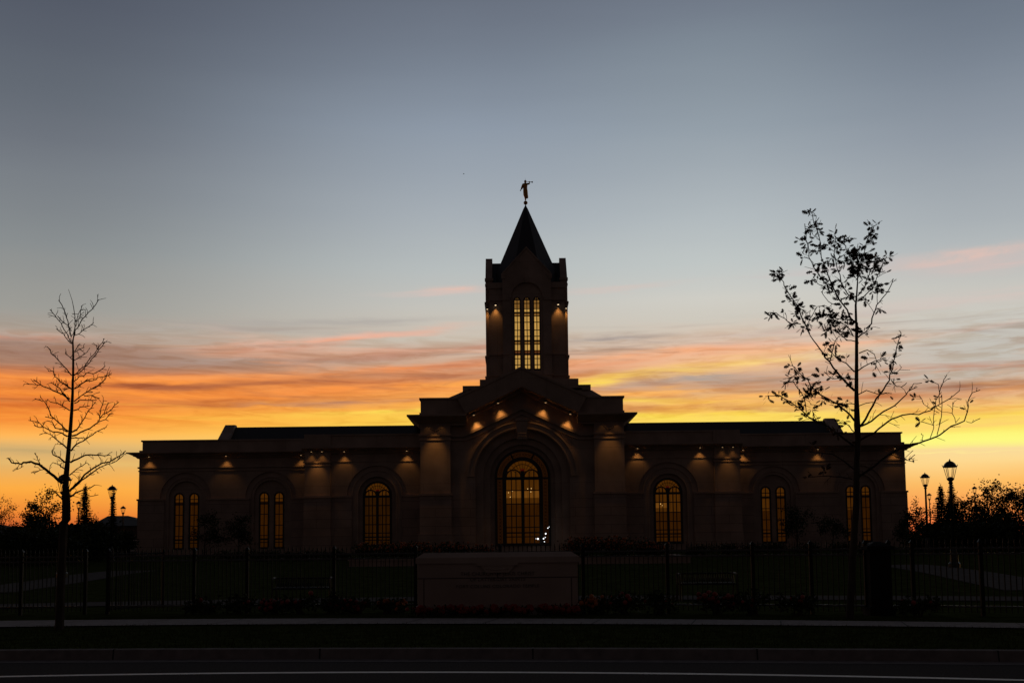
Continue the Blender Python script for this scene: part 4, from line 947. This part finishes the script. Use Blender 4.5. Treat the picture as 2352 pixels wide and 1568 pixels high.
# (crop, radius, leaves per metre over the outer part, points)
RB = [(CB, .022, 6, [(880, 890), (960, 760), (1020, 650), (1080, 570), (1130, 490), (1145, 400), (1180, 280), (1215, 150), (1230, 80)]), (CB, .019, 1, [(890, 885), (980, 840), (1080, 760), (1170, 710), (1240, 650), (1290, 590), (1370, 550)]), (CB, .008, 0, [(1290, 590), (1340, 520), (1410, 515)]), (CB, .01, 0, [(1145, 490), (1190, 545), (1240, 550), (1278, 515)]), (CB, .007, 0, [(1145, 440), (1190, 420), (1235, 380)]),
      (CB, .02, .8, [(870, 1010), (1000, 940), (1080, 870), (1160, 820), (1240, 790), (1380, 785), (1480, 750), (1560, 700), (1650, 650), (1735, 580)]), (CB, .009, 1, [(1560, 690), (1570, 560), (1600, 490), (1625, 445)]), (CB, .007, 1, [(1490, 745), (1430, 690), (1385, 620)]), (CB, .006, 1.5, [(1560, 600), (1550, 530), (1490, 490)]),
      (CB, .024, 1.2, [(870, 1320), (1000, 1230), (1130, 1130), (1250, 1060), (1380, 1030), (1480, 995), (1560, 960), (1660, 890), (1780, 840), (1800, 760), (1810, 680), (1850, 600), (1910, 575)]), (CB, .009, 1, [(1540, 960), (1580, 800), (1580, 620)]), (CB, .008, 1.5, [(1480, 990), (1510, 900), (1515, 760), (1530, 660)]), (CB, .006, 1, [(1700, 860), (1670, 770), (1675, 680)]), (CB, .006, 0, [(1790, 845), (1830, 860), (1910, 820)]), (CB, .006, 1.2, [(1510, 880), (1450, 860), (1400, 845)]), (CB, .006, 0, [(1420, 1020), (1420, 970), (1405, 950)]),
      (CB, .02, 13, [(830, 840), (760, 760), (680, 690), (600, 650), (520, 600), (470, 560), (430, 490), (350, 420), (290, 360)]), (CB, .021, 10, [(830, 1060), (740, 1000), (640, 920), (560, 870), (480, 835), (430, 800), (350, 730), (250, 660), (190, 630), (90, 625)]), (CB, .009, 8, [(415, 770), (410, 690), (370, 600), (300, 500), (240, 520)]), (CB, .007, 9, [(470, 560), (440, 600), (430, 640)]), (CB, .008, 2, [(580, 660), (530, 710), (450, 700)]),
      (CB, .024, 3, [(830, 580), (760, 510), (680, 430), (620, 330), (560, 260), (500, 190), (450, 110), (420, 30)]), (CA, .016, 15, [(600, 1530), (540, 1400), (490, 1290), (430, 1190), (380, 1090), (330, 1010), (290, 930), (250, 860), (230, 780)]), (CB, .014, 6, [(830, 420), (760, 350), (690, 300), (640, 260)]), (CB, .013, 6, [(860, 410), (960, 350), (1050, 315), (1100, 300)]), (CB, .01, 3, [(870, 260), (940, 240), (1000, 260), (1020, 330), (1010, 400)]),
      (CB, .02, 3, [(865, 120), (920, 80), (980, 0)]), (CA, .015, 3, [(1260, 1470), (1320, 1410), (1350, 1290), (1380, 1200), (1450, 1110), (1520, 1020), (1575, 890)]), (CB, .011, 5, [(850, 620), (930, 580), (1030, 610), (1110, 600)]), (CB, .009, 2, [(850, 720), (930, 690), (990, 680)]), (CB, .01, 3, [(840, 160), (760, 150), (700, 100), (640, 60)]), (CB, .012, 7, [(620, 330), (640, 220), (670, 150), (700, 110)]), (CB, .01, 8, [(830, 480), (720, 470), (640, 480), (570, 420)]), (CB, .01, 8, [(840, 700), (780, 690), (720, 700)]),
      (CB, .012, 5, [(830, 940), (790, 890), (760, 870), (680, 860)]),
      (CB, .014, 1, [(830, 1260), (740, 1180), (640, 1130), (540, 1115), (450, 1110)]), (CB, .014, 2, [(810, 1340), (700, 1320), (600, 1310), (430, 1325)]), (CB, .01, 6, [(1080, 1170), (1150, 1130), (1230, 1160), (1330, 1190)]), (CB, .008, 0, [(1180, 1150), (1290, 1180), (1350, 1130)]), (CB, .007, 4, [(560, 1310), (575, 1240)]),
      (CA, .018, 9, [(1120, 1390), (1060, 1310), (1000, 1210), (920, 1100), (870, 970), (830, 870), (780, 760), (740, 640), (725, 480), (690, 340), (650, 250), (625, 110)]), (CA, .011, 10, [(880, 1050), (800, 960), (720, 860), (650, 760), (600, 640), (580, 500), (560, 380), (545, 250)]), (CA, .013, 12, [(1130, 1160), (1050, 1070), (990, 980), (950, 850), (910, 720), (890, 600), (905, 420)]),
      (CA, .011, 16, [(1165, 1090), (1240, 990), (1270, 900), (1310, 800), (1390, 690)]), (CA, .011, 13, [(1160, 1155), (1250, 1090), (1330, 1000), (1360, 920), (1430, 790), (1500, 630)]), (CA, .007, 18, [(1165, 750), (1230, 620), (1260, 470), (1340, 330), (1350, 270)]), (CA, .009, 24, [(1160, 780), (1100, 700), (1060, 620), (1020, 510), (960, 450), (900, 400)]), (CA, .008, 30, [(1160, 900), (1190, 760), (1210, 680), (1160, 560)]),
      (CA, .009, 0, [(970, 1200), (860, 1180), (790, 1110), (740, 1040)]), (CA, .008, 7, [(860, 1040), (760, 990), (700, 950), (640, 870)]), (CA, .009, 14, [(500, 1420), (390, 1410), (310, 1360), (210, 1290), (160, 1290)]), (CA, .007, 9, [(570, 1430), (630, 1330), (690, 1210), (800, 1210)]), (CA, .012, 28, [(1110, 1560), (1040, 1450), (960, 1400), (880, 1360), (800, 1330)]), (CA, .008, 14, [(800, 1560), (800, 1440), (850, 1330), (920, 1280)]), (CA, .006, 0, [(1350, 1290), (1300, 1200), (1250, 1150)]), (CA, .006, 0, [(1390, 1180), (1385, 1050), (1390, 920)])]
def oak_leaf(mb, p, d, L):
    """flat lobed oak leaf, a little cupped"""
    d = d.normalized(); a = Vector((R.gauss(0, 1), R.gauss(0, .6), R.gauss(0, 1))).cross(d)
    a = a.normalized() if a.length > 1e-3 else d.orthogonal().normalized(); nn_ = d.cross(a)
    prof = [(0, .015), (.12, .06), (.22, .26), (.34, .09), (.46, .38), (.57, .10), (.68, .34), (.79, .10), (.90, .18), (1, 0)]
    vs = [p + d * (L * t) - a * 0 + nn_ * (L * .12 * t * t) for t, _ in prof]
    lft = [p + d * (L * (t + w * .35)) + a * (L * w) + nn_ * (L * (.12 * t * t + .35 * w * w)) for t, w in prof]; rgt = [p + d * (L * (t + w * .35)) - a * (L * w) + nn_ * (L * (.12 * t * t + .35 * w * w)) for t, w in prof]
    n = len(prof); mb.add(vs + lft + rgt, [(i, i + 1, n + i + 1, n + i) for i in range(n - 1)] + [(i + 1, i, 2 * n + i, 2 * n + i + 1) for i in range(n - 1)])
mb = MB(); lv = MB()
for c, r, dn, pts in RB:
    out = limb(mb, [c(*p) for p in pts], YR, r, max(.007, r * .3), R.uniform(-.9, .9) * min(1, r / .014), .45, .26)
    n = len(out); start = int(n * (.15 if dn >= 8 else .5 if dn > 2 else .75))
    for i in range(max(1, start), n):
        seg = out[i] - out[i - 1]; cnt = seg.length * dn * 1.9
        if i == n - 1 and dn: cnt += 3 if dn > 4 else 1
        cnt /= 1.9
        for _ in range(int(cnt) + (R.random() < cnt % 1)):
            p = out[i - 1] + seg * R.random(); d = Vector((R.gauss(0, 1), R.gauss(0, .8), R.gauss(.05, .6))).normalized()
            e = p + d * R.uniform(.03, .13); mb.tube([p, e], [.005, .004], 3, False)
            for _k in range(R.choice((1, 2, 3, 4, 5, 6))):            # a spray of leaves at the shoot's end
                d2 = (d * .5 + Vector((R.gauss(0, .8), R.gauss(0, .6), R.gauss(-.05, .55)))).normalized()
                e2 = e + d2 * R.uniform(.0, .05); oak_leaf(lv, e2, d2, R.uniform(.08, .145))
mb.build('branches', BARK, rt_); lv.build('leaves', OAK, rt_)

# ------------------------------------------------------------------ street lamps
def lamp(px, top, Y, hood, label):
    """lantern post: fluted base, shaft, collar, tapering glazed lantern under a domed hood"""
    tp = P(px, top, Y); x, y = tp.x, Y; z0 = gz(x, y); z1 = tp.z; s = hood * Y / F / .62   # scale of the head
    t = thing('street_lamp', label, 'street lamp', (x, y, z0), 'unlit lantern street lamps')
    zc = z1 - 1.0 * s
    MB().lathe(x, y, [(.26, z0 - .1), (.26, z0 + .18), (.19, z0 + .26), (.16, z0 + .75), (.11, z0 + .9)], 12).build('base', POST, t, False)
    MB().lathe(x, y, [(.085, z0 + .88), (.062 * max(s, .8), zc - .35 * s), (.062 * s, zc - .14 * s)], 12).build('shaft', POST, t, True)
    MB().lathe(x, y, [(.06 * s, zc - .15 * s), (.11 * s, zc - .08 * s), (.07 * s, zc - .02 * s), (.15 * s, zc + .06 * s), (.17 * s, zc + .12 * s), (.10 * s, zc + .16 * s), (.04 * s, zc + .19 * s)], 12).build('collar', POST, t, True)
    mb = MB(); zh = z1 - .37 * s
    for k in range(6):
        a = rad(30 + 60 * k); mb.tube([(x + .14 * s * math.cos(a), y + .14 * s * math.sin(a), zc + .1 * s), (x + .2 * s * math.cos(a), y + .2 * s * math.sin(a), zc + .32 * s), (x + .275 * s * math.cos(a), y + .275 * s * math.sin(a), zh)], .014 * s, 4)
    mb.build('lantern_frame', POST, t)
    MB().lathe(x, y, [(.12 * s, zc + .16 * s), (.18 * s, zc + .34 * s), (.24 * s, zh - .01)], 12).build('lantern_glass', FROST, t)
    h = MB().lathe(x, y, [(.27 * s, zh - .02 * s), (.31 * s, zh), (.31 * s, zh + .035 * s), (.27 * s, zh + .07 * s), (.22 * s, zh + .16 * s), (.14 * s, zh + .23 * s), (.06 * s, zh + .265 * s), (.03 * s, zh + .28 * s), (.035 * s, zh + .31 * s), (.004, z1)], 16)
    for k in range(6):
        a = rad(30 + 60 * k); h.tube([(x + .29 * s * math.cos(a), y + .29 * s * math.sin(a), zh), (x + .335 * s * math.cos(a), y + .335 * s * math.sin(a), zh + .1 * s)], .014 * s, 4)
    h.build('hood', POST, t, True)
lamp(2181, 1053, 50, 32, 'tallest dark lantern street lamp, standing before the pointed evergreens right of the temple')
lamp(2124, 1084, 74, 21, 'slender lantern street lamp just right of the temple corner, with clear sky behind its head')
lamp(2134, 1131, 118, 10.4, 'tiny distant lantern lamp close beside the slender lamp at the temple corner')
lamp(2152, 1140, 115, 10.4, 'small distant lantern lamp half hidden against the left edge of the pointed evergreen')
lamp(2238, 1115, 105, 11.8, 'small lantern lamp rising out of the round leafy trees at the far right')
lamp(258, 1112, 75, 21, 'lantern street lamp with a narrow spruce right behind its post, left of the temple')
lamp(283, 1160, 112, 12.4, 'small lantern lamp in front of the low house roof, left of the temple')
lamp(148, 1083, 50, 33, 'large lantern street lamp hidden behind the trunk of the bare tree')
lamp(181, 1149, 112, 12.4, 'small dark lantern lamp among the leafy trees behind the bare tree')

# ------------------------------------------------------------------ houses and a parked car far left
def house(label, px0, px1, pxr0, pxr1, ybase, yr, ye, Y, dpt=9):
    p0, p1 = P(px0, ye, Y), P(px1, ye, Y); r0, r1 = P(pxr0, yr, Y + dpt / 2), P(pxr1, yr, Y + dpt / 2)
    t = thing('house', label, 'house', ((p0.x + p1.x) / 2, Y, 1)); ze = (p0.z + p1.z) / 2; zr = (r0.z + r1.z) / 2
    a, b = p0.x + .5, p1.x - .5
    MB().box(a, b, Y + .5, Y + dpt - .5, .8, ze + .1).build('wall', BRICKH, t)
    mb = MB(); mb.add([(p0.x, Y, ze), (p1.x, Y, ze), (p1.x, Y + dpt, ze), (p0.x, Y + dpt, ze), (r0.x, Y + dpt / 2, zr), (r1.x, Y + dpt / 2, zr)], [(0, 1, 5, 4), (1, 2, 5), (2, 3, 4, 5), (3, 0, 4), (3, 2, 1, 0)])
    mb.build('roof', SHING, t)
    for k in (.25, .7):
        x = a + (b - a) * k; w = MB().box(x - .65, x + .65, Y + .42, Y + .5, ze - 1.9, ze - .6).build('window', BRICKH, t); MB().box(x - .55, x + .55, Y + .4, Y + .43, ze - 1.8, ze - .7).build('pane', GLASSD, w)
    d = MB().box(a + (b - a) * .5 - .5, a + (b - a) * .5 + .5, Y + .44, Y + .5, .9, 3.0).build('door', BRONZE, t)
house('long low house with a dark hipped roof, behind the lamps left of the temple', 205, 345, 248, 294, 1260, 1184, 1207, 150, 12)
house('low house whose roof slopes down at the left edge of the picture', -120, 58, -60, 0, 1260, 1204, 1224, 150, 10)
house('dark house roof behind the bare tree trunk and the spruce', 90, 215, 135, 185, 1260, 1206, 1226, 150, 10)
def car():
    p = P(301, 1265, 108); x, y, z = p.x, 108, 1.0
    t = thing('parked_car', 'white car parked past the left end of the temple, mostly hidden by shrubs', 'car', (x, y, z))
    prof = [(-2.1, .35), (-2.15, .7), (-1.9, .85), (-1.1, .95), (-.5, 1.42), (.9, 1.45), (1.5, 1.0), (2.1, .92), (2.15, .4)]
    MB().prism([(x + a, z + b) for a, b in prof], y, y + 1.75).build('body', CARW, t)
    MB().prism([(x + a, z + b) for a, b in [(-.95, .98), (-.45, 1.36), (.82, 1.38), (1.3, 1.0)]], y - .01, y + 1.76).build('windows', GLASSD, t)
    for wx in (-1.35, 1.3):
        for wy in (y - .03, y + 1.58):
            w = MB(); w.tube([(x + wx, wy, z + .33), (x + wx, wy + .2, z + .33)], .33, 16); wo_ = w.build('wheel', RUBBER, t)
            MB().tube([(x + wx, wy - .01, z + .33), (x + wx, wy + .21, z + .33)], .2, 12).build('rim', CARW, wo_)
    for hy in (y + .1, y + 1.4): MB().box(x - 2.17, x - 2.1, hy, hy + .3, z + .6, z + .75).build('headlight', FROST, t)
car()

# ------------------------------------------------------------------ background trees, as the photo shows them
def at(px, Y): return P(px, 1250, Y).x
def hpx(px, top, Y): return P(px, top, Y).z - gz(0, Y)
spruce('pointed spruce rising just behind the bare tree trunk', at(193, 95), 95, hpx(193, 1112, 95), 1.15, None, 1.3)
spruce('narrow spruce directly behind the lantern lamp left of the temple', at(258, 88), 88, hpx(258, 1122, 88), .5, None, 1.3)
spruce('pointed spruce left of the tallest lamp post', at(2166, 90), 90, hpx(2166, 1112, 90), 1.25, None, 1.3)
spruce('broad spruce right behind the tallest lamp post', at(2191, 92), 92, hpx(2191, 1108, 92), 1.35, None, 1.4)
tree('young_tree', 'thin leafy young tree with wispy upright shoots left of the bare tree', at(102, 88), 88, hpx(102, 1098, 88), 1.7, 4, 5, .18, 10)
tree('round_tree', 'rounded fine-twigged tree at the left edge above the house roof', at(4, 120), 120, hpx(8, 1142, 120), 2.6, 5, 2, .16, 9)
tree('leafy_tree', 'dark bushy tree low beside the wispy young tree', at(78, 80), 80, hpx(82, 1168, 80), 1.6, 4, 5, .17, 9)
tree('leafy_tree', 'low leafy tree between the bare trunk and the spruce', at(215, 100), 100, hpx(212, 1168, 100), 1.4, 4, 3, .15, 8)
tree('leafy_tree', 'small leafy tree between the two lamps at the temple corner', at(2118, 95), 95, hpx(2118, 1150, 95), 1.7, 4, 4, .18, 9, low=.12)
tree('young_tree', 'thin spindly sapling against the right end wall of the temple', at(2105, 97), 97, hpx(2105, 1132, 97), .7, 4, 2, .16, 6)
tree('leafy_tree', 'dark spreading tree right of the pair of spruces', at(2228, 98), 98, hpx(2228, 1130, 98), 1.7, 5, 3, .19, 10, low=.1)
tree('round_tree', 'tall round leafy tree with sky showing through it, behind the small lamp at right', at(2275, 92), 92, hpx(2275, 1090, 92), 2.3, 5, 2, .21, 11, low=.1)
tree('round_tree', 'dense round tree cut by the right edge of the picture', at(2335, 90), 90, hpx(2335, 1112, 90), 2.4, 5, 3, .19, 11, low=.1)
for px, top, Y, w, lab in ((470, 1178, 84, 1.5, 'small shrubby tree in front of the leftmost pair of temple windows'), (548, 1172, 84, 1.3, 'small shrubby tree between the two left window pairs'), (1832, 1146, 84, 1.3, 'small shrubby tree beside the first right pair of temple windows'), (1915, 1185, 86, 1.6, 'low bushy tree behind the street oak trunk, before the temple wall'), (2075, 1190, 90, 1.2, 'low leafy shrub tree at the right corner of the temple')):
    tree('small_tree', lab, at(px, Y), Y, hpx(px, top, Y), w, 4, 5, .15, 9, None, 'small trees along the temple front', .1)
for i, (px, top, Y, w) in enumerate(((40, 1215, 78, 3.2), (125, 1212, 76, 3.0), (170, 1206, 74, 2.6), (222, 1210, 80, 2.6), (262, 1226, 82, 1.0), (2130, 1212, 80, 2.0), (2180, 1206, 76, 2.4), (2240, 1204, 74, 2.6), (2300, 1186, 78, 2.8), (2352, 1176, 76, 2.8), (5, 1222, 70, 2.6), (90, 1222, 68, 2.8))):
    side = 'left' if px < 1000 else 'right'
    bush('shrub', f"{['broad','tall','dark','leafy','small','slim','round','spreading','full','big','wide','squat'][i]} shrub in the dark planting {['under the round tree','beside the bare trunk','behind the bare trunk','at the foot of the narrow spruce','before the low house','at the temple corner','under the two spruces','under the spreading tree','under the tall round tree','at the right edge','at the left edge','below the wispy tree'][i]}", 'shrub',
         (at(px, Y), Y, gz(0, Y)), w, 1.6, hpx(px, top, Y), 2600, LEAF, .26, group='dark shrubs beyond the lawn')
for i, (x, y, rx, ry, h, lab) in enumerate(((at(862, 62), 62, 1.3, .9, .95, 'orange flowering bush on the planter below the left double window'), (at(925, 62), 62, 1.2, .9, .85, 'orange flowering bush on the planter, second from its left end'), (at(1000, 63), 63, 1.5, .9, .85, 'flowering bush on the planter left of the big window'), (at(1080, 63), 63, 1.5, .9, .75, 'lower flowering bush on the planter nearest the big window, to its left'),
                                           (at(1350, 62), 62, 1.5, .9, 1.0, 'orange flowering bush on the planter right of the stone sign'), (at(1430, 62), 62, 1.5, .9, 1.05, 'tallest orange flowering bush on the planter, below the right double window'), (at(1505, 62), 62, 1.2, .9, .75, 'flowering bush at the right end of the planter'))):
    bush('flowering_bush', lab, 'bush', (x, y, .86), rx, ry, h, 1500, LEAF, .14, FLOW_O, 150, 'orange flowering bushes on the planter')
for i, px in enumerate((530, 590, 650, 710, 768, 1605, 1665, 1725, 1785, 1850, 1930, 2000)):
    Y = 70; bush('hedge_shrub', f"low clipped shrub {['below the small tree','left of the second window pair','below the second window pair','at the left pier','beside the planter end','at the right planter end','below the right pier','right of that pier','below the third window pair','under the shrubby tree','left of the oak trunk','right of the oak trunk'][i]}", 'shrub',
         (at(px, Y), Y, gz(0, Y)), 1.0, .7, .62 if px < 1000 else .72, 1000, LEAF, .12, group='low shrubs along the top of the lawn')

# ------------------------------------------------------------------ iron fence
def fx(px):
    Y = 25
    for _ in range(12):
        x = P(px, 1400, Y).x; Y = FENCE(x)
    return x
def fpt(x): return Vector((x, FENCE(x), zt(0, FENCE(x))))
def fence(label, posts):
    t = thing('iron_fence', label, 'fence', fpt((posts[0] + posts[-1]) / 2), 'black iron picket fence')
    for x in posts:
        p = fpt(x); b = MB().box(x - .035, x + .035, p.y - .035, p.y + .035, p.z - .1, p.z + 1.42)
        b.frus((x - .05, x + .05, p.y - .05, p.y + .05), (x - .006, x + .006, p.y - .006, p.y + .006), p.z + 1.42, p.z + 1.49); b.build('post', IRON, t)
    for a, b in zip(posts, posts[1:]):
        n = max(2, int(round((b - a) / .0975))); mb = MB(); rl = MB(); A, B = fpt(a), fpt(b)
        for k in range(1, n):
            p = A.lerp(B, k / n); w = .0085
            mb.box(p.x - w, p.x + w, p.y - w, p.y + w, p.z + .06, p.z + 1.40); mb.frus((p.x - w * 1.6, p.x + w * 1.6, p.y - w * 1.6, p.y + w * 1.6), (p.x - .001, p.x + .001, p.y - .001, p.y + .001), p.z + 1.40, p.z + 1.50)
        mb.build('picket_panel', IRON, t)
        for z in (.16, 1.18, 1.29):
            d = (B - A).normalized() * .03; nrm = Vector((-d.y, d.x, 0)).normalized() * .018
            a_, b_ = A + d, B - d
            rl = MB(); rl.add([tuple(q + nrm * s + Vector((0, 0, z + h))) for q in (a_, b_) for s in (-1, 1) for h in (0, .034)], [(0, 1, 3, 2), (4, 6, 7, 5), (0, 4, 5, 1), (2, 3, 7, 6), (1, 5, 7, 3), (0, 2, 6, 4)]); rl.build('rail', RAILP, t)
    return t
fence('black iron picket fence left of the stone sign, ending at the open gate', [fx(p) for p in (247, 445, 567, 767, 955)])
fence('black iron picket fence beyond the open gate, at the far left', [fx(p) for p in (-160, -60, 47, 195)])
fence('short run of black iron picket fence right behind the stone sign', [fx(p) for p in (955.5, 1150, 1340.5)])
fence('black iron picket fence right of the stone sign, up to the dark square pillar', [fx(p) for p in (1341, 1535, 1732, 1866, 1992)])
fence('black iron picket fence beyond the dark square pillar, at the far right', [fx(p) for p in (2046, 2100, 2258, 2420)])
gt = thing('iron_gate', 'open leaf of a black picket gate swung back into the garden near the left tree', 'gate', fpt(fx(247)))
A = fpt(fx(250)); B = A + Vector((.75, 1.5, 0)); mb = MB()
for k in range(1, 17):
    p = A.lerp(B, k / 17); mb.box(p.x - .0085, p.x + .0085, p.y - .0085, p.y + .0085, p.z + .08, p.z + 1.42)
mb.build('picket_panel', IRON, gt); mb = MB()
for z in (.12, 1.2, 1.36): mb.tube([A + Vector((0, 0, z)), B + Vector((0, 0, z))], .02, 4)
for q in (A, B): mb.tube([q + Vector((0, 0, .06)), q + Vector((0, 0, 1.45))], .026, 4)
mb.build('gate_frame', IRON, gt)
xg = fx(2019); yg = FENCE(xg); gp = thing('gate_pillar', 'dark square fence pillar with a flat cap, just right of the street oak', 'pillar', (xg, yg, .13))
MB().box(xg - .21, xg + .21, yg - .21, yg + .21, .05, 1.42).build('shaft', mat('dark_stone', (.016, .014, .013), .8, .2, 5, .2, spec=.1), gp)
MB().box(xg - .25, xg + .25, yg - .25, yg + .25, .05, .3).build('base', bpy.data.materials['dark_stone'], gp)
mb = MB().box(xg - .27, xg + .27, yg - .27, yg + .27, 1.42, 1.49); mb.frus((xg - .25, xg + .25, yg - .25, yg + .25), (xg - .06, xg + .06, yg - .06, yg + .06), 1.49, 1.58); mb.build('cap', bpy.data.materials['dark_stone'], gp)

# ------------------------------------------------------------------ stone sign
SY = 23.95
p0, p1 = P(958, 1330, SY).x, P(1328, 1330, SY).x; cxs = (p0 + p1) / 2; ztop = P(1143, 1268, SY).z
sg = thing('stone_sign', 'broad pale stone monument sign with three engraved lines, in front of the fence', 'sign', (cxs, SY, .13))
mb = MB().box(p0 + .01, p1 - .01, SY, SY + .42, .0, ztop - .22); mb.build('slab', BASE, sg)
mb = MB().box(p0 - .03, p1 + .03, SY - .03, SY + .45, ztop - .22, ztop - .1); mb.frus((p0 - .03, p1 + .03, SY - .03, SY + .45), (p0 + .13, p1 - .13, SY + .12, SY + .3), ztop - .1, ztop)
mb.build('cap', STONE, sg)
mb = MB().box(p0 - .02, p1 + .02, SY - .05, SY + .46, .0, .34); mb.build('plinth', STONE, sg)
mb = MB().box(cxs - .43, cxs + .43, SY - .06, SY, ztop - .27, ztop - .20); mb.prism([(cxs - .36, ztop - .27), (cxs + .36, ztop - .27), (cxs + .24, ztop - .42), (cxs - .24, ztop - .42)], SY - .045, SY)
for k in range(7): mb.ball((cxs - .21 + .07 * k, SY - .045, ztop - .33 - .03 * math.sin(math.pi * k / 6)), .022, 5)
mb.build('cartouche', STONE, sg)
def text(body, width, z, height):
    cu = bpy.data.curves.new('lettering', 'FONT'); cu.body = body; cu.align_x = 'CENTER'; cu.align_y = 'BOTTOM'; cu.size = height * 1.38; cu.extrude = .004; cu.space_character = 1.06
    o = bpy.data.objects.new('lettering_curve', cu); COL.objects.link(o); bpy.context.view_layer.update()
    me = bpy.data.meshes.new_from_object(o.evaluated_get(bpy.context.evaluated_depsgraph_get())); k = width / max(o.dimensions.x, .01)
    bpy.data.objects.remove(o); me.transform(Matrix.Rotation(rad(90), 4, 'X') @ Matrix.Diagonal((k, 1, 1, 1)))
    me.materials.clear(); me.materials.append(LETTER)
    q = bpy.data.objects.new('lettering', me); COL.objects.link(q); q.parent = sg; q.location = Vector((cxs, SY - .006, z)) - sg.location
zz = lambda y: P(1143, (1930 + y / 3.136) / 1.551, SY).z
text('THE CHURCH OF JESUS CHRIST', 820 / 4.864 * SY / F, zz(382), .078)
text('OF LATTER-DAY SAINTS', 610 / 4.864 * SY / F, zz(443), .078)
text('FORT COLLINS COLORADO TEMPLE', 920 / 4.864 * SY / F, zz(516), .066)

# ------------------------------------------------------------------ benches
def bench(px0, px1, ytop, label):
    Y = 29.0; a, b = P(px0, 1330, Y).x, P(px1, 1330, Y).x; z0 = gz(0, Y); zt_ = P((px0 + px1) / 2, ytop, Y).z
    t = thing('garden_bench', label, 'bench', ((a + b) / 2, Y, z0), 'black slatted garden benches')
    sl = MB(); n = 22; zs_ = z0 + .44
    for k in range(n):
        x = a + .06 + (b - a - .12) * k / (n - 1); w = .016
        sl.tube([(x, Y + .12, zt_), (x, Y + .05, zt_ - .2), (x, Y - .02, zs_ + .1), (x, Y - .08, zs_ + .01), (x, Y - .42, zs_), (x, Y - .47, zs_ - .03)], w, 5)
    sl.build('seat_slats', IRON, t)
    fr = MB(); fr.tube([(a, Y + .12, zt_), (b, Y + .12, zt_)], .022, 6); fr.tube([(a, Y - .44, zs_ - .02), (b, Y - .44, zs_ - .02)], .02, 6); fr.tube([(a, Y - .02, zs_ - .02), (b, Y - .02, zs_ - .02)], .02, 6); fr.build('frame', IRON, t)
    for x in (a, b):
        MB().tube([(x, Y - .46, z0), (x, Y - .42, zs_ + .2), (x, Y - .36, zs_ + .24), (x, Y - .02, zs_ + .24), (x, Y + .06, zs_ + .2)], .022, 6).build('armrest', IRON, t)
        MB().tube([(x, Y + .2, z0), (x, Y + .02, zs_), (x, Y + .12, zt_)], .024, 6).build('leg', IRON, t)
        MB().tube([(x, Y - .46, z0), (x, Y - .44, zs_)], .024, 6).build('leg', IRON, t)
bench(634, 764, 1327, 'black slatted metal bench behind the fence left of the stone sign')
bench(1556, 1685, 1316, 'black slatted metal bench behind the fence right of the stone sign')

# ------------------------------------------------------------------ flowers along the fence
i = 0
for px, lab, M, n, h in ((640, 'red flowers at the fence foot below the left bench', FLOW_R, 40, .3), (700, 'bushy plant with few red blooms right of those red flowers', FLOW_R, 8, .42), (770, 'dark bushy plant by the fence post left of the sign', FLOW_R, 4, .45), (830, 'low rust flowers between the left bench and the sign', FLOW_R, 26, .3), (895, 'low orange flowers at the left side of the sign', FLOW_O, 18, .28), (560, 'dark bushy plant left of the left bench', FLOW_R, 4, .42), (480, 'dark bushy plant at the foot of the left fence', FLOW_R, 3, .38),
                        (1360, 'tall orange flowers at the right corner of the sign', FLOW_O, 30, .42), (1430, 'bushy plant with few blooms right of the sign', FLOW_R, 8, .4), (1510, 'dark rounded plant below the right bench', FLOW_R, 4, .45), (1640, 'bright red flowers just right of the right bench', FLOW_R, 44, .42), (1720, 'dark rounded plant by the fence post right of the right bench', FLOW_R, 4, .45), (1820, 'dark bushy plant left of the street oak', FLOW_R, 4, .42), (2090, 'low dark plant right of the square pillar', FLOW_R, 3, .35)):
    x = fx(px); y = FENCE(x) - .45
    bush('flower_clump', lab, 'flowers', (x, y, .13), .42, .3, h, 420, LEAF, .09, M, n, 'planting along the fence foot')
for k, px in enumerate((985, 1040, 1095, 1150, 1205, 1260, 1310)):
    x = P(px, 1395, SY - .3).x
    bush('flower_clump', f"{['first','second','third','fourth','fifth','sixth','seventh'][k]} clump of red bedding flowers from the left along the foot of the stone sign", 'flowers', (x, SY - .3, .13), .34, .2, .2, 300, LEAF, .07, FLOW_R, 40, 'red bedding flowers below the sign')

# ------------------------------------------------------------------ bird
p = P(1065, 400, 150); bt = thing('bird', 'tiny bird flying high in the sky left of the statue', 'bird', p)
mb = MB(); mb.tube([p + Vector((-.11, 0, 0)), p + Vector((-.05, 0, .01)), p + Vector((.05, 0, .01)), p + Vector((.1, 0, .02)), p + Vector((.13, 0, .015))], [.006, .025, .03, .02, .004], 7)
for s in (-1, 1): mb.add([p + Vector((.04, 0, .02)), p + Vector((-.03, 0, .02)), p + Vector((-.06, s * .22, .05)), p + Vector((0, s * .2, .05))], [(0, 1, 2, 3)])
mb.build('body', RUBBER, bt)
